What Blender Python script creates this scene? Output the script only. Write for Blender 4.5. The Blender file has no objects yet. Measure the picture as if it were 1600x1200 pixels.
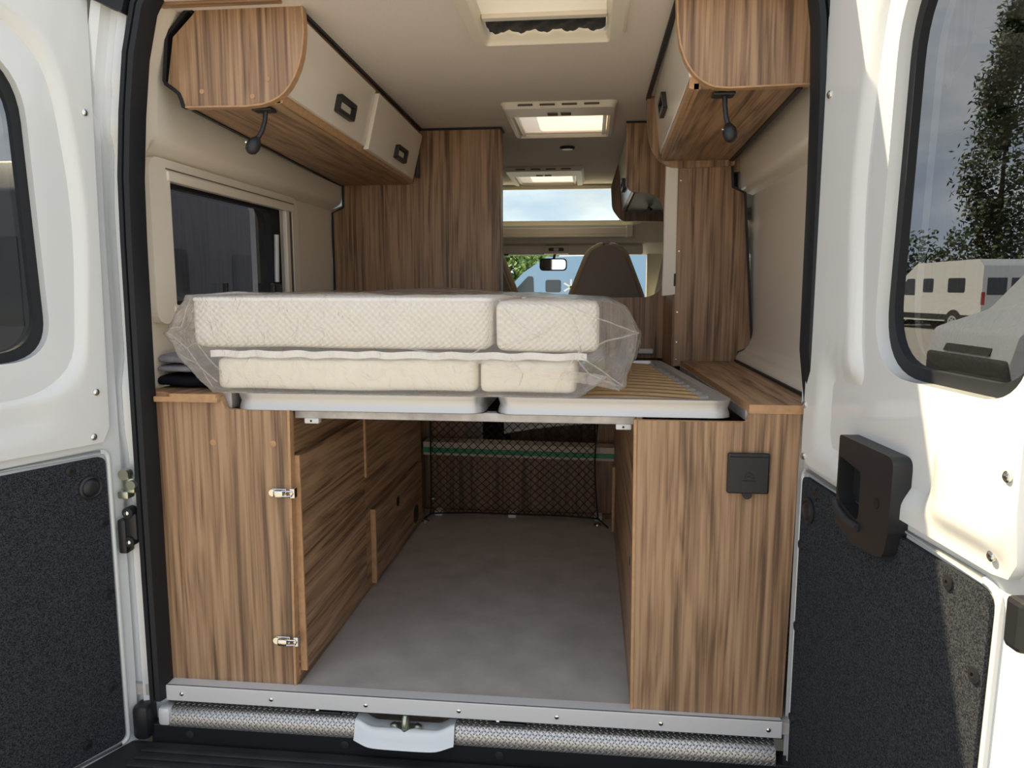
import bpy, bmesh, math, random
from mathutils import Vector, Matrix
from mathutils.geometry import tessellate_polygon
from mathutils import noise as mnoise

random.seed(7)
S = bpy.context.scene
COL = S.collection
R = math.radians

# ------------------------------------------------------------------ camera, sky, sun, exposure
cam_data = bpy.data.cameras.new('camera')
cam = bpy.data.objects.new('camera', cam_data)
COL.objects.link(cam)
cam.location = (0.313, -1.705, 1.04)
cam.rotation_euler = (R(90 - 7.5), 0, R(6.1))
cam_data.sensor_fit = 'HORIZONTAL'
cam_data.sensor_width = 36
cam_data.lens = 1146 / 1600 * 36
cam_data.clip_start = 0.02
cam_data.clip_end = 600
S.camera = cam

S.view_settings.view_transform = 'Standard'
S.view_settings.look = 'None'
S.view_settings.gamma = 1
S.view_settings.use_curve_mapping = False
S.view_settings.exposure = 0.50

W = bpy.data.worlds.new('sky')
S.world = W
W.use_nodes = True
wn = W.node_tree
wn.nodes.clear()
def wnode(t, **k):
    n = wn.nodes.new(t)
    for a, b in k.items(): setattr(n, a, b)
    return n
tc = wnode('ShaderNodeTexCoord')
sep = wnode('ShaderNodeSeparateXYZ')
wn.links.new(tc.outputs['Generated'], sep.inputs[0])
grad = wnode('ShaderNodeValToRGB')
grad.color_ramp.elements[0].position = 0.0
grad.color_ramp.elements[0].color = (0.62, 0.72, 0.83, 1)
grad.color_ramp.elements[1].position = 0.6
grad.color_ramp.elements[1].color = (0.20, 0.36, 0.66, 1)
wn.links.new(sep.outputs['Z'], grad.inputs[0])
mp = wnode('ShaderNodeMapping')
mp.inputs['Scale'].default_value = (1.0, 1.0, 2.2)
mp.inputs['Location'].default_value = (0.35, 0.1, 0.2)
wn.links.new(tc.outputs['Generated'], mp.inputs[0])
cl = wnode('ShaderNodeTexNoise')
cl.inputs['Scale'].default_value = 2.6
cl.inputs['Detail'].default_value = 9
cl.inputs['Roughness'].default_value = 0.56
cl.inputs['Distortion'].default_value = 0.25
wn.links.new(mp.outputs[0], cl.inputs['Vector'])
cm = wnode('ShaderNodeValToRGB')
cm.color_ramp.elements[0].position = 0.37
cm.color_ramp.elements[0].color = (0, 0, 0, 1)
cm.color_ramp.elements[1].position = 0.54
cm.color_ramp.elements[1].color = (1, 1, 1, 1)
wn.links.new(cl.outputs['Fac'], cm.inputs[0])
cc = wnode('ShaderNodeTexNoise')
cc.inputs['Scale'].default_value = 6.0
cc.inputs['Detail'].default_value = 6
wn.links.new(mp.outputs[0], cc.inputs['Vector'])
cr = wnode('ShaderNodeValToRGB')
cr.color_ramp.elements[0].position = 0.35
cr.color_ramp.elements[0].color = (0.60, 0.64, 0.69, 1)
cr.color_ramp.elements[1].position = 0.65
cr.color_ramp.elements[1].color = (1.15, 1.13, 1.08, 1)
wn.links.new(cc.outputs['Fac'], cr.inputs[0])
mx = wnode('ShaderNodeMix', data_type='RGBA')
wn.links.new(cm.outputs[0], mx.inputs[0])
wn.links.new(grad.outputs[0], mx.inputs[6])
wn.links.new(cr.outputs[0], mx.inputs[7])
bg = wnode('ShaderNodeBackground')
bg.inputs['Strength'].default_value = 1.0
wn.links.new(mx.outputs[2], bg.inputs['Color'])
wo = wnode('ShaderNodeOutputWorld')
wn.links.new(bg.outputs[0], wo.inputs[0])

sun_d = bpy.data.lights.new('sun', 'SUN')
sun_d.energy = 7.0
sun_d.color = (1.0, 0.81, 0.50)
sun_d.angle = R(0.6)
sun = bpy.data.objects.new('sun', sun_d)
COL.objects.link(sun)
sun.location = (-4, 3, 8)
SUN = Vector((-1.9, 1.0, 2.58)).normalized()
sun.rotation_euler = SUN.to_track_quat('Z', 'Y').to_euler()

S.cycles.max_bounces = 14
S.cycles.diffuse_bounces = 7
S.cycles.transparent_max_bounces = 24
S.cycles.sample_clamp_indirect = 6

# ------------------------------------------------------------------ materials
def new_mat(name):
    m = bpy.data.materials.new(name)
    m.use_nodes = True
    nt = m.node_tree
    b = nt.nodes['Principled BSDF']
    return m, nt, b
def N(nt, t, **k):
    n = nt.nodes.new(t)
    for a, b in k.items(): setattr(n, a, b)
    return n
def simple(name, col, rough=0.5, metal=0.0, spec=0.5, bump=None, vary=0.0, coat=0.0, scale=30):
    m, nt, b = new_mat(name)
    b.inputs['Base Color'].default_value = (*col, 1)
    b.inputs['Roughness'].default_value = rough
    b.inputs['Metallic'].default_value = metal
    b.inputs['Specular IOR Level'].default_value = spec
    b.inputs['Coat Weight'].default_value = coat
    t = N(nt, 'ShaderNodeTexCoord')
    n = N(nt, 'ShaderNodeTexNoise')
    n.inputs['Scale'].default_value = scale
    n.inputs['Detail'].default_value = 5
    nt.links.new(t.outputs['Object'], n.inputs['Vector'])
    if vary:
        rp = N(nt, 'ShaderNodeValToRGB')
        rp.color_ramp.elements[0].position = 0.3
        rp.color_ramp.elements[1].position = 0.7
        rp.color_ramp.elements[0].color = (*[c * (1 - vary) for c in col], 1)
        rp.color_ramp.elements[1].color = (*[min(1, c * (1 + vary)) for c in col], 1)
        nt.links.new(n.outputs['Fac'], rp.inputs[0])
        nt.links.new(rp.outputs[0], b.inputs['Base Color'])
    if bump:
        bsc, bst, bd = bump
        n2 = N(nt, 'ShaderNodeTexNoise')
        n2.inputs['Scale'].default_value = bsc
        n2.inputs['Detail'].default_value = 3
        nt.links.new(t.outputs['Object'], n2.inputs['Vector'])
        bp = N(nt, 'ShaderNodeBump')
        bp.inputs['Strength'].default_value = bst
        bp.inputs['Distance'].default_value = bd
        nt.links.new(n2.outputs['Fac'], bp.inputs['Height'])
        nt.links.new(bp.outputs[0], b.inputs['Normal'])
    return m
def wood(name, axis, light=(0.425, 0.272, 0.160), mid=(0.290, 0.175, 0.098), dark=(0.125, 0.070, 0.041), rough=0.42, off=0.0):
    m, nt, b = new_mat(name)
    t = N(nt, 'ShaderNodeTexCoord')
    mp = N(nt, 'ShaderNodeMapping')
    sc = [11.0, 11.0, 11.0]
    sc['xyz'.index(axis)] = 0.9
    mp.inputs['Scale'].default_value = sc
    mp.inputs['Location'].default_value = (off, off * 1.7, off * 0.6)
    nt.links.new(t.outputs['Object'], mp.inputs[0])
    n1 = N(nt, 'ShaderNodeTexNoise')
    n1.inputs['Scale'].default_value = 1.0
    n1.inputs['Detail'].default_value = 2
    n1.inputs['Distortion'].default_value = 0.4
    nt.links.new(mp.outputs[0], n1.inputs['Vector'])
    # growth-ring lines: fold the smooth noise into bands
    mul = N(nt, 'ShaderNodeMath', operation='MULTIPLY'); mul.inputs[1].default_value = 44.0
    nt.links.new(n1.outputs['Fac'], mul.inputs[0])
    sn = N(nt, 'ShaderNodeMath', operation='SINE')
    nt.links.new(mul.outputs[0], sn.inputs[0])
    mp2 = N(nt, 'ShaderNodeMapping')
    sc2 = [150.0, 150.0, 150.0]
    sc2['xyz'.index(axis)] = 3.0
    mp2.inputs['Scale'].default_value = sc2
    nt.links.new(t.outputs['Object'], mp2.inputs[0])
    n2 = N(nt, 'ShaderNodeTexNoise')
    n2.inputs['Scale'].default_value = 1.0
    n2.inputs['Detail'].default_value = 4
    nt.links.new(mp2.outputs[0], n2.inputs['Vector'])
    mp3 = N(nt, 'ShaderNodeMapping')
    sc3 = [42.0, 42.0, 42.0]
    sc3['xyz'.index(axis)] = 0.35
    mp3.inputs['Scale'].default_value = sc3
    nt.links.new(t.outputs['Object'], mp3.inputs[0])
    n3 = N(nt, 'ShaderNodeTexNoise')
    n3.inputs['Scale'].default_value = 1.0
    n3.inputs['Detail'].default_value = 3
    wv = N(nt, 'ShaderNodeVectorMath', operation='MULTIPLY_ADD'); wv.inputs[1].default_value = (4.5, 4.5, 4.5)
    nt.links.new(n1.outputs['Color'], wv.inputs[0]); nt.links.new(mp3.outputs[0], wv.inputs[2])
    nt.links.new(wv.outputs[0], n3.inputs['Vector'])
    a0 = N(nt, 'ShaderNodeMath', operation='MULTIPLY'); a0.inputs[1].default_value = 0.9
    nt.links.new(n3.outputs['Fac'], a0.inputs[0])
    a1 = N(nt, 'ShaderNodeMath', operation='MULTIPLY_ADD'); a1.inputs[1].default_value = 0.055
    nt.links.new(sn.outputs[0], a1.inputs[0]); nt.links.new(a0.outputs[0], a1.inputs[2])
    a2 = N(nt, 'ShaderNodeMath', operation='MULTIPLY_ADD'); a2.inputs[1].default_value = 0.75
    nt.links.new(n2.outputs['Fac'], a2.inputs[0]); nt.links.new(a1.outputs[0], a2.inputs[2])
    rp = N(nt, 'ShaderNodeValToRGB')
    e = rp.color_ramp.elements
    e[0].position = 0.60; e[0].color = (*dark, 1)
    e[1].position = 0.99; e[1].color = (*light, 1)
    k = e.new(0.79); k.color = (*mid, 1)
    nt.links.new(a2.outputs[0], rp.inputs[0])
    nt.links.new(rp.outputs[0], b.inputs['Base Color'])
    b.inputs['Roughness'].default_value = rough
    bp = N(nt, 'ShaderNodeBump'); bp.inputs['Strength'].default_value = 0.12; bp.inputs['Distance'].default_value = 0.001
    nt.links.new(n2.outputs['Fac'], bp.inputs['Height']); nt.links.new(bp.outputs[0], b.inputs['Normal'])
    return m
def glass(name, tint, ior=1.5, rough=0.0, min_refl=0.0):
    m = bpy.data.materials.new(name); m.use_nodes = True
    nt = m.node_tree; nt.nodes.clear()
    o = N(nt, 'ShaderNodeOutputMaterial'); mix = N(nt, 'ShaderNodeMixShader')
    tr = N(nt, 'ShaderNodeBsdfTransparent'); tr.inputs[0].default_value = (*tint, 1)
    gl = N(nt, 'ShaderNodeBsdfGlossy'); gl.inputs['Roughness'].default_value = rough
    fr = N(nt, 'ShaderNodeFresnel'); fr.inputs['IOR'].default_value = ior
    ad = N(nt, 'ShaderNodeMath', operation='MAXIMUM'); ad.inputs[1].default_value = min_refl
    ge = N(nt, 'ShaderNodeNewGeometry'); iv = N(nt, 'ShaderNodeMath', operation='SUBTRACT'); iv.inputs[0].default_value = 1
    nt.links.new(ge.outputs['Backfacing'], iv.inputs[1])
    fm = N(nt, 'ShaderNodeMath', operation='MULTIPLY')
    nt.links.new(fr.outputs[0], fm.inputs[0]); nt.links.new(iv.outputs[0], fm.inputs[1])
    nt.links.new(fm.outputs[0], ad.inputs[0]); nt.links.new(ad.outputs[0], mix.inputs[0])
    nt.links.new(tr.outputs[0], mix.inputs[1]); nt.links.new(gl.outputs[0], mix.inputs[2])
    nt.links.new(mix.outputs[0], o.inputs[0])
    return m
def sheer(name, col, opac, gloss, bump=None, facing=0.5):
    """thin film or cloth: part clear, part diffuse/translucent, part shine"""
    m = bpy.data.materials.new(name); m.use_nodes = True
    nt = m.node_tree; nt.nodes.clear()
    o = N(nt, 'ShaderNodeOutputMaterial')
    tr = N(nt, 'ShaderNodeBsdfTransparent')
    df = N(nt, 'ShaderNodeBsdfDiffuse'); df.inputs[0].default_value = (*col, 1)
    tl = N(nt, 'ShaderNodeBsdfTranslucent'); tl.inputs[0].default_value = (*col, 1)
    m1 = N(nt, 'ShaderNodeMixShader'); m1.inputs[0].default_value = 0.5
    nt.links.new(df.outputs[0], m1.inputs[1]); nt.links.new(tl.outputs[0], m1.inputs[2])
    lw = N(nt, 'ShaderNodeLayerWeight'); lw.inputs[0].default_value = facing
    ma = N(nt, 'ShaderNodeMath', operation='MULTIPLY_ADD'); ma.inputs[1].default_value = 0.55; ma.inputs[2].default_value = opac
    ma.use_clamp = True
    nt.links.new(lw.outputs['Facing'], ma.inputs[0])
    m2 = N(nt, 'ShaderNodeMixShader')
    nt.links.new(ma.outputs[0] if facing else lw.outputs['Facing'], m2.inputs[0])
    if not facing:
        m2.inputs[0].default_value = opac
        for l in list(m2.inputs[0].links): nt.links.remove(l)
    nt.links.new(tr.outputs[0], m2.inputs[1]); nt.links.new(m1.outputs[0], m2.inputs[2])
    last = m2
    if gloss:
        gl = N(nt, 'ShaderNodeBsdfGlossy'); gl.inputs['Roughness'].default_value = 0.16
        fr = N(nt, 'ShaderNodeFresnel')
        ge = N(nt, 'ShaderNodeNewGeometry')      # a film has no inside: same shine from both faces
        io = N(nt, 'ShaderNodeMapRange'); io.inputs['To Min'].default_value = 1.5; io.inputs['To Max'].default_value = 1 / 1.5
        nt.links.new(ge.outputs['Backfacing'], io.inputs['Value']); nt.links.new(io.outputs[0], fr.inputs['IOR'])
        gm = N(nt, 'ShaderNodeMath', operation='MULTIPLY'); gm.inputs[1].default_value = gloss
        nt.links.new(fr.outputs[0], gm.inputs[0])
        m3 = N(nt, 'ShaderNodeMixShader')
        nt.links.new(gm.outputs[0], m3.inputs[0]); nt.links.new(m2.outputs[0], m3.inputs[1]); nt.links.new(gl.outputs[0], m3.inputs[2])
        last = m3
        if bump:
            t = N(nt, 'ShaderNodeTexCoord'); n = N(nt, 'ShaderNodeTexNoise')
            n.inputs['Scale'].default_value = bump[0]; n.inputs['Detail'].default_value = 4; n.inputs['Distortion'].default_value = 1.5
            nt.links.new(t.outputs['Object'], n.inputs['Vector'])
            bp = N(nt, 'ShaderNodeBump'); bp.inputs['Strength'].default_value = bump[1]; bp.inputs['Distance'].default_value = bump[2]
            nt.links.new(n.outputs['Fac'], bp.inputs['Height'])
            for s in (gl, fr, lw, df): nt.links.new(bp.outputs[0], s.inputs['Normal'])
    nt.links.new(last.outputs[0], o.inputs[0])
    return m
def diamond_plate(name):
    m, nt, b = new_mat(name)
    b.inputs['Base Color'].default_value = (0.55, 0.54, 0.53, 1)
    b.inputs['Metallic'].default_value = 0.9
    b.inputs['Roughness'].default_value = 0.33
    t = N(nt, 'ShaderNodeTexCoord')
    hs = []
    for ang, ph in ((45, 0.0), (-45, 0.5)):
        mp = N(nt, 'ShaderNodeMapping', vector_type='POINT')
        mp.inputs['Scale'].default_value = (66, 66, 66)
        mp.inputs['Location'].default_value = (ph, ph, 0)
        nt.links.new(t.outputs['UV'], mp.inputs[0])
        fr = N(nt, 'ShaderNodeVectorMath', operation='FRACTION')
        nt.links.new(mp.outputs[0], fr.inputs[0])
        ce = N(nt, 'ShaderNodeVectorMath', operation='SUBTRACT'); ce.inputs[1].default_value = (0.5, 0.5, 0)
        nt.links.new(fr.outputs[0], ce.inputs[0])
        ro = N(nt, 'ShaderNodeVectorRotate', rotation_type='Z_AXIS'); ro.inputs['Angle'].default_value = R(ang)
        nt.links.new(ce.outputs[0], ro.inputs['Vector'])
        st = N(nt, 'ShaderNodeVectorMath', operation='MULTIPLY'); st.inputs[1].default_value = (1, 3.2, 0)
        nt.links.new(ro.outputs[0], st.inputs[0])
        ln = N(nt, 'ShaderNodeVectorMath', operation='LENGTH')
        nt.links.new(st.outputs[0], ln.inputs[0])
        mr = N(nt, 'ShaderNodeMapRange', interpolation_type='SMOOTHSTEP')
        mr.inputs['From Min'].default_value = 0.46; mr.inputs['From Max'].default_value = 0.22
        nt.links.new(ln.outputs['Value'], mr.inputs['Value'])
        hs.append(mr)
    mxx = N(nt, 'ShaderNodeMath', operation='MAXIMUM')
    nt.links.new(hs[0].outputs[0], mxx.inputs[0]); nt.links.new(hs[1].outputs[0], mxx.inputs[1])
    bp = N(nt, 'ShaderNodeBump'); bp.inputs['Strength'].default_value = 0.9; bp.inputs['Distance'].default_value = 0.003
    nt.links.new(mxx.outputs[0], bp.inputs['Height']); nt.links.new(bp.outputs[0], b.inputs['Normal'])
    return m
def knit(name, col):
    m, nt, b = new_mat(name)
    b.inputs['Base Color'].default_value = (*col, 1); b.inputs['Roughness'].default_value = 0.9
    b.inputs['Specular IOR Level'].default_value = 0.1
    t = N(nt, 'ShaderNodeTexCoord')
    sp = N(nt, 'ShaderNodeSeparateXYZ'); nt.links.new(t.outputs['Object'], sp.inputs[0])
    outs = []
    xy = N(nt, 'ShaderNodeMath', operation='ADD')
    nt.links.new(sp.outputs['X'], xy.inputs[0]); nt.links.new(sp.outputs['Y'], xy.inputs[1])
    for src in (xy.outputs[0], sp.outputs['Z']):
        mu = N(nt, 'ShaderNodeMath', operation='MULTIPLY'); mu.inputs[1].default_value = 360
        nt.links.new(src, mu.inputs[0])
        sn = N(nt, 'ShaderNodeMath', operation='SINE'); nt.links.new(mu.outputs[0], sn.inputs[0])
        outs.append(sn)
    pr = N(nt, 'ShaderNodeMath', operation='MULTIPLY')
    nt.links.new(outs[0].outputs[0], pr.inputs[0]); nt.links.new(outs[1].outputs[0], pr.inputs[1])
    bp = N(nt, 'ShaderNodeBump'); bp.inputs['Strength'].default_value = 0.55; bp.inputs['Distance'].default_value = 0.004
    nt.links.new(pr.outputs[0], bp.inputs['Height']); nt.links.new(bp.outputs[0], b.inputs['Normal'])
    rp = N(nt, 'ShaderNodeMapRange'); rp.inputs['From Min'].default_value = -1; rp.inputs['To Min'].default_value = 0.86
    nt.links.new(pr.outputs[0], rp.inputs['Value'])
    mc = N(nt, 'ShaderNodeMix', data_type='RGBA', blend_type='MULTIPLY'); mc.inputs[0].default_value = 1
    mc.inputs[6].default_value = (*col, 1)
    nt.links.new(rp.outputs[0], mc.inputs[7]); nt.links.new(mc.outputs[2], b.inputs['Base Color'])
    return m
def speckle(name, c1, c2, scale):
    m, nt, b = new_mat(name)
    t = N(nt, 'ShaderNodeTexCoord'); n = N(nt, 'ShaderNodeTexNoise')
    n.inputs['Scale'].default_value = scale; n.inputs['Detail'].default_value = 4
    nt.links.new(t.outputs['Object'], n.inputs['Vector'])
    rp = N(nt, 'ShaderNodeValToRGB')
    rp.color_ramp.elements[0].position = 0.38; rp.color_ramp.elements[0].color = (*c1, 1)
    rp.color_ramp.elements[1].position = 0.66; rp.color_ramp.elements[1].color = (*c2, 1)
    nt.links.new(n.outputs['Fac'], rp.inputs[0]); nt.links.new(rp.outputs[0], b.inputs['Base Color'])
    b.inputs['Roughness'].default_value = 0.95; b.inputs['Specular IOR Level'].default_value = 0.15
    bp = N(nt, 'ShaderNodeBump'); bp.inputs['Strength'].default_value = 0.5; bp.inputs['Distance'].default_value = 0.002
    nt.links.new(n.outputs['Fac'], bp.inputs['Height']); nt.links.new(bp.outputs[0], b.inputs['Normal'])
    return m

M = {}
M['wood_z'] = wood('walnut_vertical_grain', 'z')
M['wood_y'] = wood('walnut_lengthwise_grain', 'y', off=3.1)
M['wood_x'] = wood('walnut_crosswise_grain', 'x', off=1.3)
M['wood_edge'] = simple('wood_edge_band', (0.46, 0.27, 0.14), 0.45, vary=0.12, scale=60)
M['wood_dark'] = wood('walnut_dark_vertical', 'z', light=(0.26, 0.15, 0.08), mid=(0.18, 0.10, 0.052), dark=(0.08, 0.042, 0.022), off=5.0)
M['slat'] = simple('birch_slat', (0.66, 0.46, 0.25), 0.45, vary=0.12, scale=14)
M['slat_edge'] = simple('shaded_slat_edge', (0.30, 0.17, 0.075), 0.5, vary=0.1)  # laminated edge, darkened to paint the shade lines between slats
M['slat_end'] = simple('slat_holder_plastic', (0.35, 0.34, 0.33), 0.5)
M['cream'] = simple('cream_lining', (0.82, 0.76, 0.66), 0.32, bump=(160, 0.06, 0.001), spec=0.4)
M['cream_gloss'] = simple('cream_moulded_plastic', (0.80, 0.74, 0.64), 0.16, spec=0.5)
M['door_cream'] = simple('cream_cupboard_front', (0.80, 0.74, 0.66), 0.22, spec=0.5)
M['ceiling'] = simple('ceiling_textile', (0.78, 0.71, 0.65), 0.95, bump=(380, 0.25, 0.001), vary=0.03, scale=200, spec=0.1)
M['white'] = simple('white_car_paint', (0.72, 0.755, 0.775), 0.14, coat=0.6, spec=0.5)
M['white_liner'] = simple('white_painted_liner', (0.725, 0.755, 0.76), 0.2, coat=0.35, spec=0.5)
M['rubber'] = simple('black_rubber', (0.012, 0.014, 0.018), 0.55, spec=0.35)
M['black'] = simple('black_plastic', (0.014, 0.015, 0.018), 0.42, bump=(420, 0.1, 0.0006))
M['edge_black'] = simple('black_edge_trim', (0.01, 0.01, 0.013), 0.5)
M['felt'] = speckle('charcoal_felt', (0.010, 0.013, 0.018), (0.058, 0.065, 0.077), 420)
M['floor'] = simple('grey_floor_vinyl', (0.44, 0.415, 0.395), 0.5, vary=0.14, scale=9, bump=(240, 0.08, 0.001))
M['alu'] = simple('brushed_aluminium', (0.70, 0.715, 0.74), 0.5, metal=0.2, bump=(90, 0.05, 0.001))
M['alu_frame'] = simple('anodised_bed_rail', (0.56, 0.57, 0.585), 0.40, metal=0.7)
M['galv'] = simple('galvanised_steel', (0.46, 0.45, 0.45), 0.45, metal=0.5, vary=0.22, scale=26)
M['chrome'] = simple('chrome_steel', (0.72, 0.72, 0.70), 0.2, metal=1.0)
M['brass'] = simple('zinc_plated_steel', (0.50, 0.53, 0.45), 0.3, metal=0.9)
M['plate'] = diamond_plate('checker_plate')
M['knit'] = knit('white_knit_cover', (0.90, 0.87, 0.80))
M['knit_side'] = simple('cream_mattress_cover', (0.86, 0.82, 0.71), 0.9, bump=(300, 0.2, 0.001), spec=0.1)
M['piping'] = simple('white_piping', (0.88, 0.87, 0.86), 0.7)
M['ribbon'] = simple('white_satin_band', (0.84, 0.83, 0.82), 0.4, bump=(40, 0.4, 0.004))
M['film'] = sheer('clear_plastic_film', (0.94, 0.90, 0.87), 0.14, 1.6, bump=(22, 0.9, 0.012), facing=0.30)
M['mesh_net'] = simple('black_cord', (0.010, 0.010, 0.012), 0.8)
M['flyscreen'] = simple('black_insect_mesh', (0.022, 0.024, 0.03), 0.6, bump=(25, 0.5, 0.01))
M['glass_door'] = glass('tinted_door_glass', (0.45, 0.465, 0.48), 1.5)
M['glass_side'] = glass('dark_acrylic', (0.42, 0.43, 0.46), 1.49)
M['glass_clear'] = glass('clear_glass', (0.86, 0.91, 0.90), 1.5)
M['glass_dark'] = simple('far_vehicle_glass', (0.05, 0.06, 0.075), 0.08, spec=0.6)
M['blind'] = sheer('pleated_blind_cloth', (0.95, 0.90, 0.85), 1.0, 0, facing=0)
M['dome'] = sheer('milky_acrylic_dome', (0.92, 0.93, 0.93), 0.22, 0, facing=0)
M['dome_milky'] = sheer('opal_acrylic_dome', (0.92, 0.93, 0.93), 1.0, 0, facing=0)
M['grey_cloth'] = simple('grey_cloth', (0.30, 0.30, 0.35), 0.9, bump=(60, 0.5, 0.003), vary=0.15, spec=0.1)
M['black_cloth'] = simple('black_cloth', (0.012, 0.013, 0.018), 0.85, spec=0.1)
M['green'] = simple('green_plastic_edge', (0.01, 0.23, 0.10), 0.4)
M['pale_board'] = simple('pale_board', (0.52, 0.45, 0.38), 0.6, vary=0.06)
M['grey_panel'] = simple('grey_plastic_panel', (0.42, 0.44, 0.46), 0.45)
M['seat'] = simple('taupe_leatherette', (0.31, 0.245, 0.195), 0.45, bump=(120, 0.1, 0.001))
M['seat_pipe'] = simple('beige_leatherette', (0.50, 0.40, 0.29), 0.45)
M['cab'] = simple('cab_beige_plastic', (0.70, 0.65, 0.56), 0.55)
M['mirror'] = simple('mirror_glass', (0.75, 0.76, 0.77), 0.03, metal=1.0)
M['lamp_glass'] = simple('frosted_lamp_glass', (0.7, 0.7, 0.68), 0.3)
M['grille_dark'] = simple('dark_vent_slot', (0.10, 0.085, 0.075), 0.7)
M['gravel'] = speckle('pale_gravel', (0.30, 0.285, 0.265), (0.53, 0.505, 0.475), 14)
M['step'] = simple('black_ribbed_plastic', (0.02, 0.021, 0.023), 0.6, bump=(70, 0.2, 0.001), vary=0.35, scale=12)
M['blue_paint'] = simple('light_blue_paint', (0.27, 0.44, 0.64), 0.25, coat=0.4)
M['van_white'] = simple('white_van_paint', (0.74, 0.75, 0.76), 0.22, coat=0.4)
M['van_silver'] = simple('silver_van_paint', (0.52, 0.53, 0.54), 0.25, metal=0.3, coat=0.4)
M['van_dark'] = simple('dark_van_paint', (0.10, 0.108, 0.125), 0.3, coat=0.3)
M['tyre'] = simple('tyre_rubber', (0.02, 0.02, 0.022), 0.8)
M['tail'] = simple('red_lamp', (0.5, 0.02, 0.02), 0.2)
M['headlight'] = simple('headlamp_lens', (0.30, 0.31, 0.33), 0.1, spec=0.7)
M['leaf_dark'] = simple('dark_leaves', (0.035, 0.065, 0.022), 0.7, vary=0.45, scale=1.5)
M['leaf_light'] = simple('bright_leaves', (0.14, 0.24, 0.05), 0.6, vary=0.4, scale=1.5)
M['bark'] = simple('bark', (0.10, 0.075, 0.055), 0.9, vary=0.3)

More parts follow.
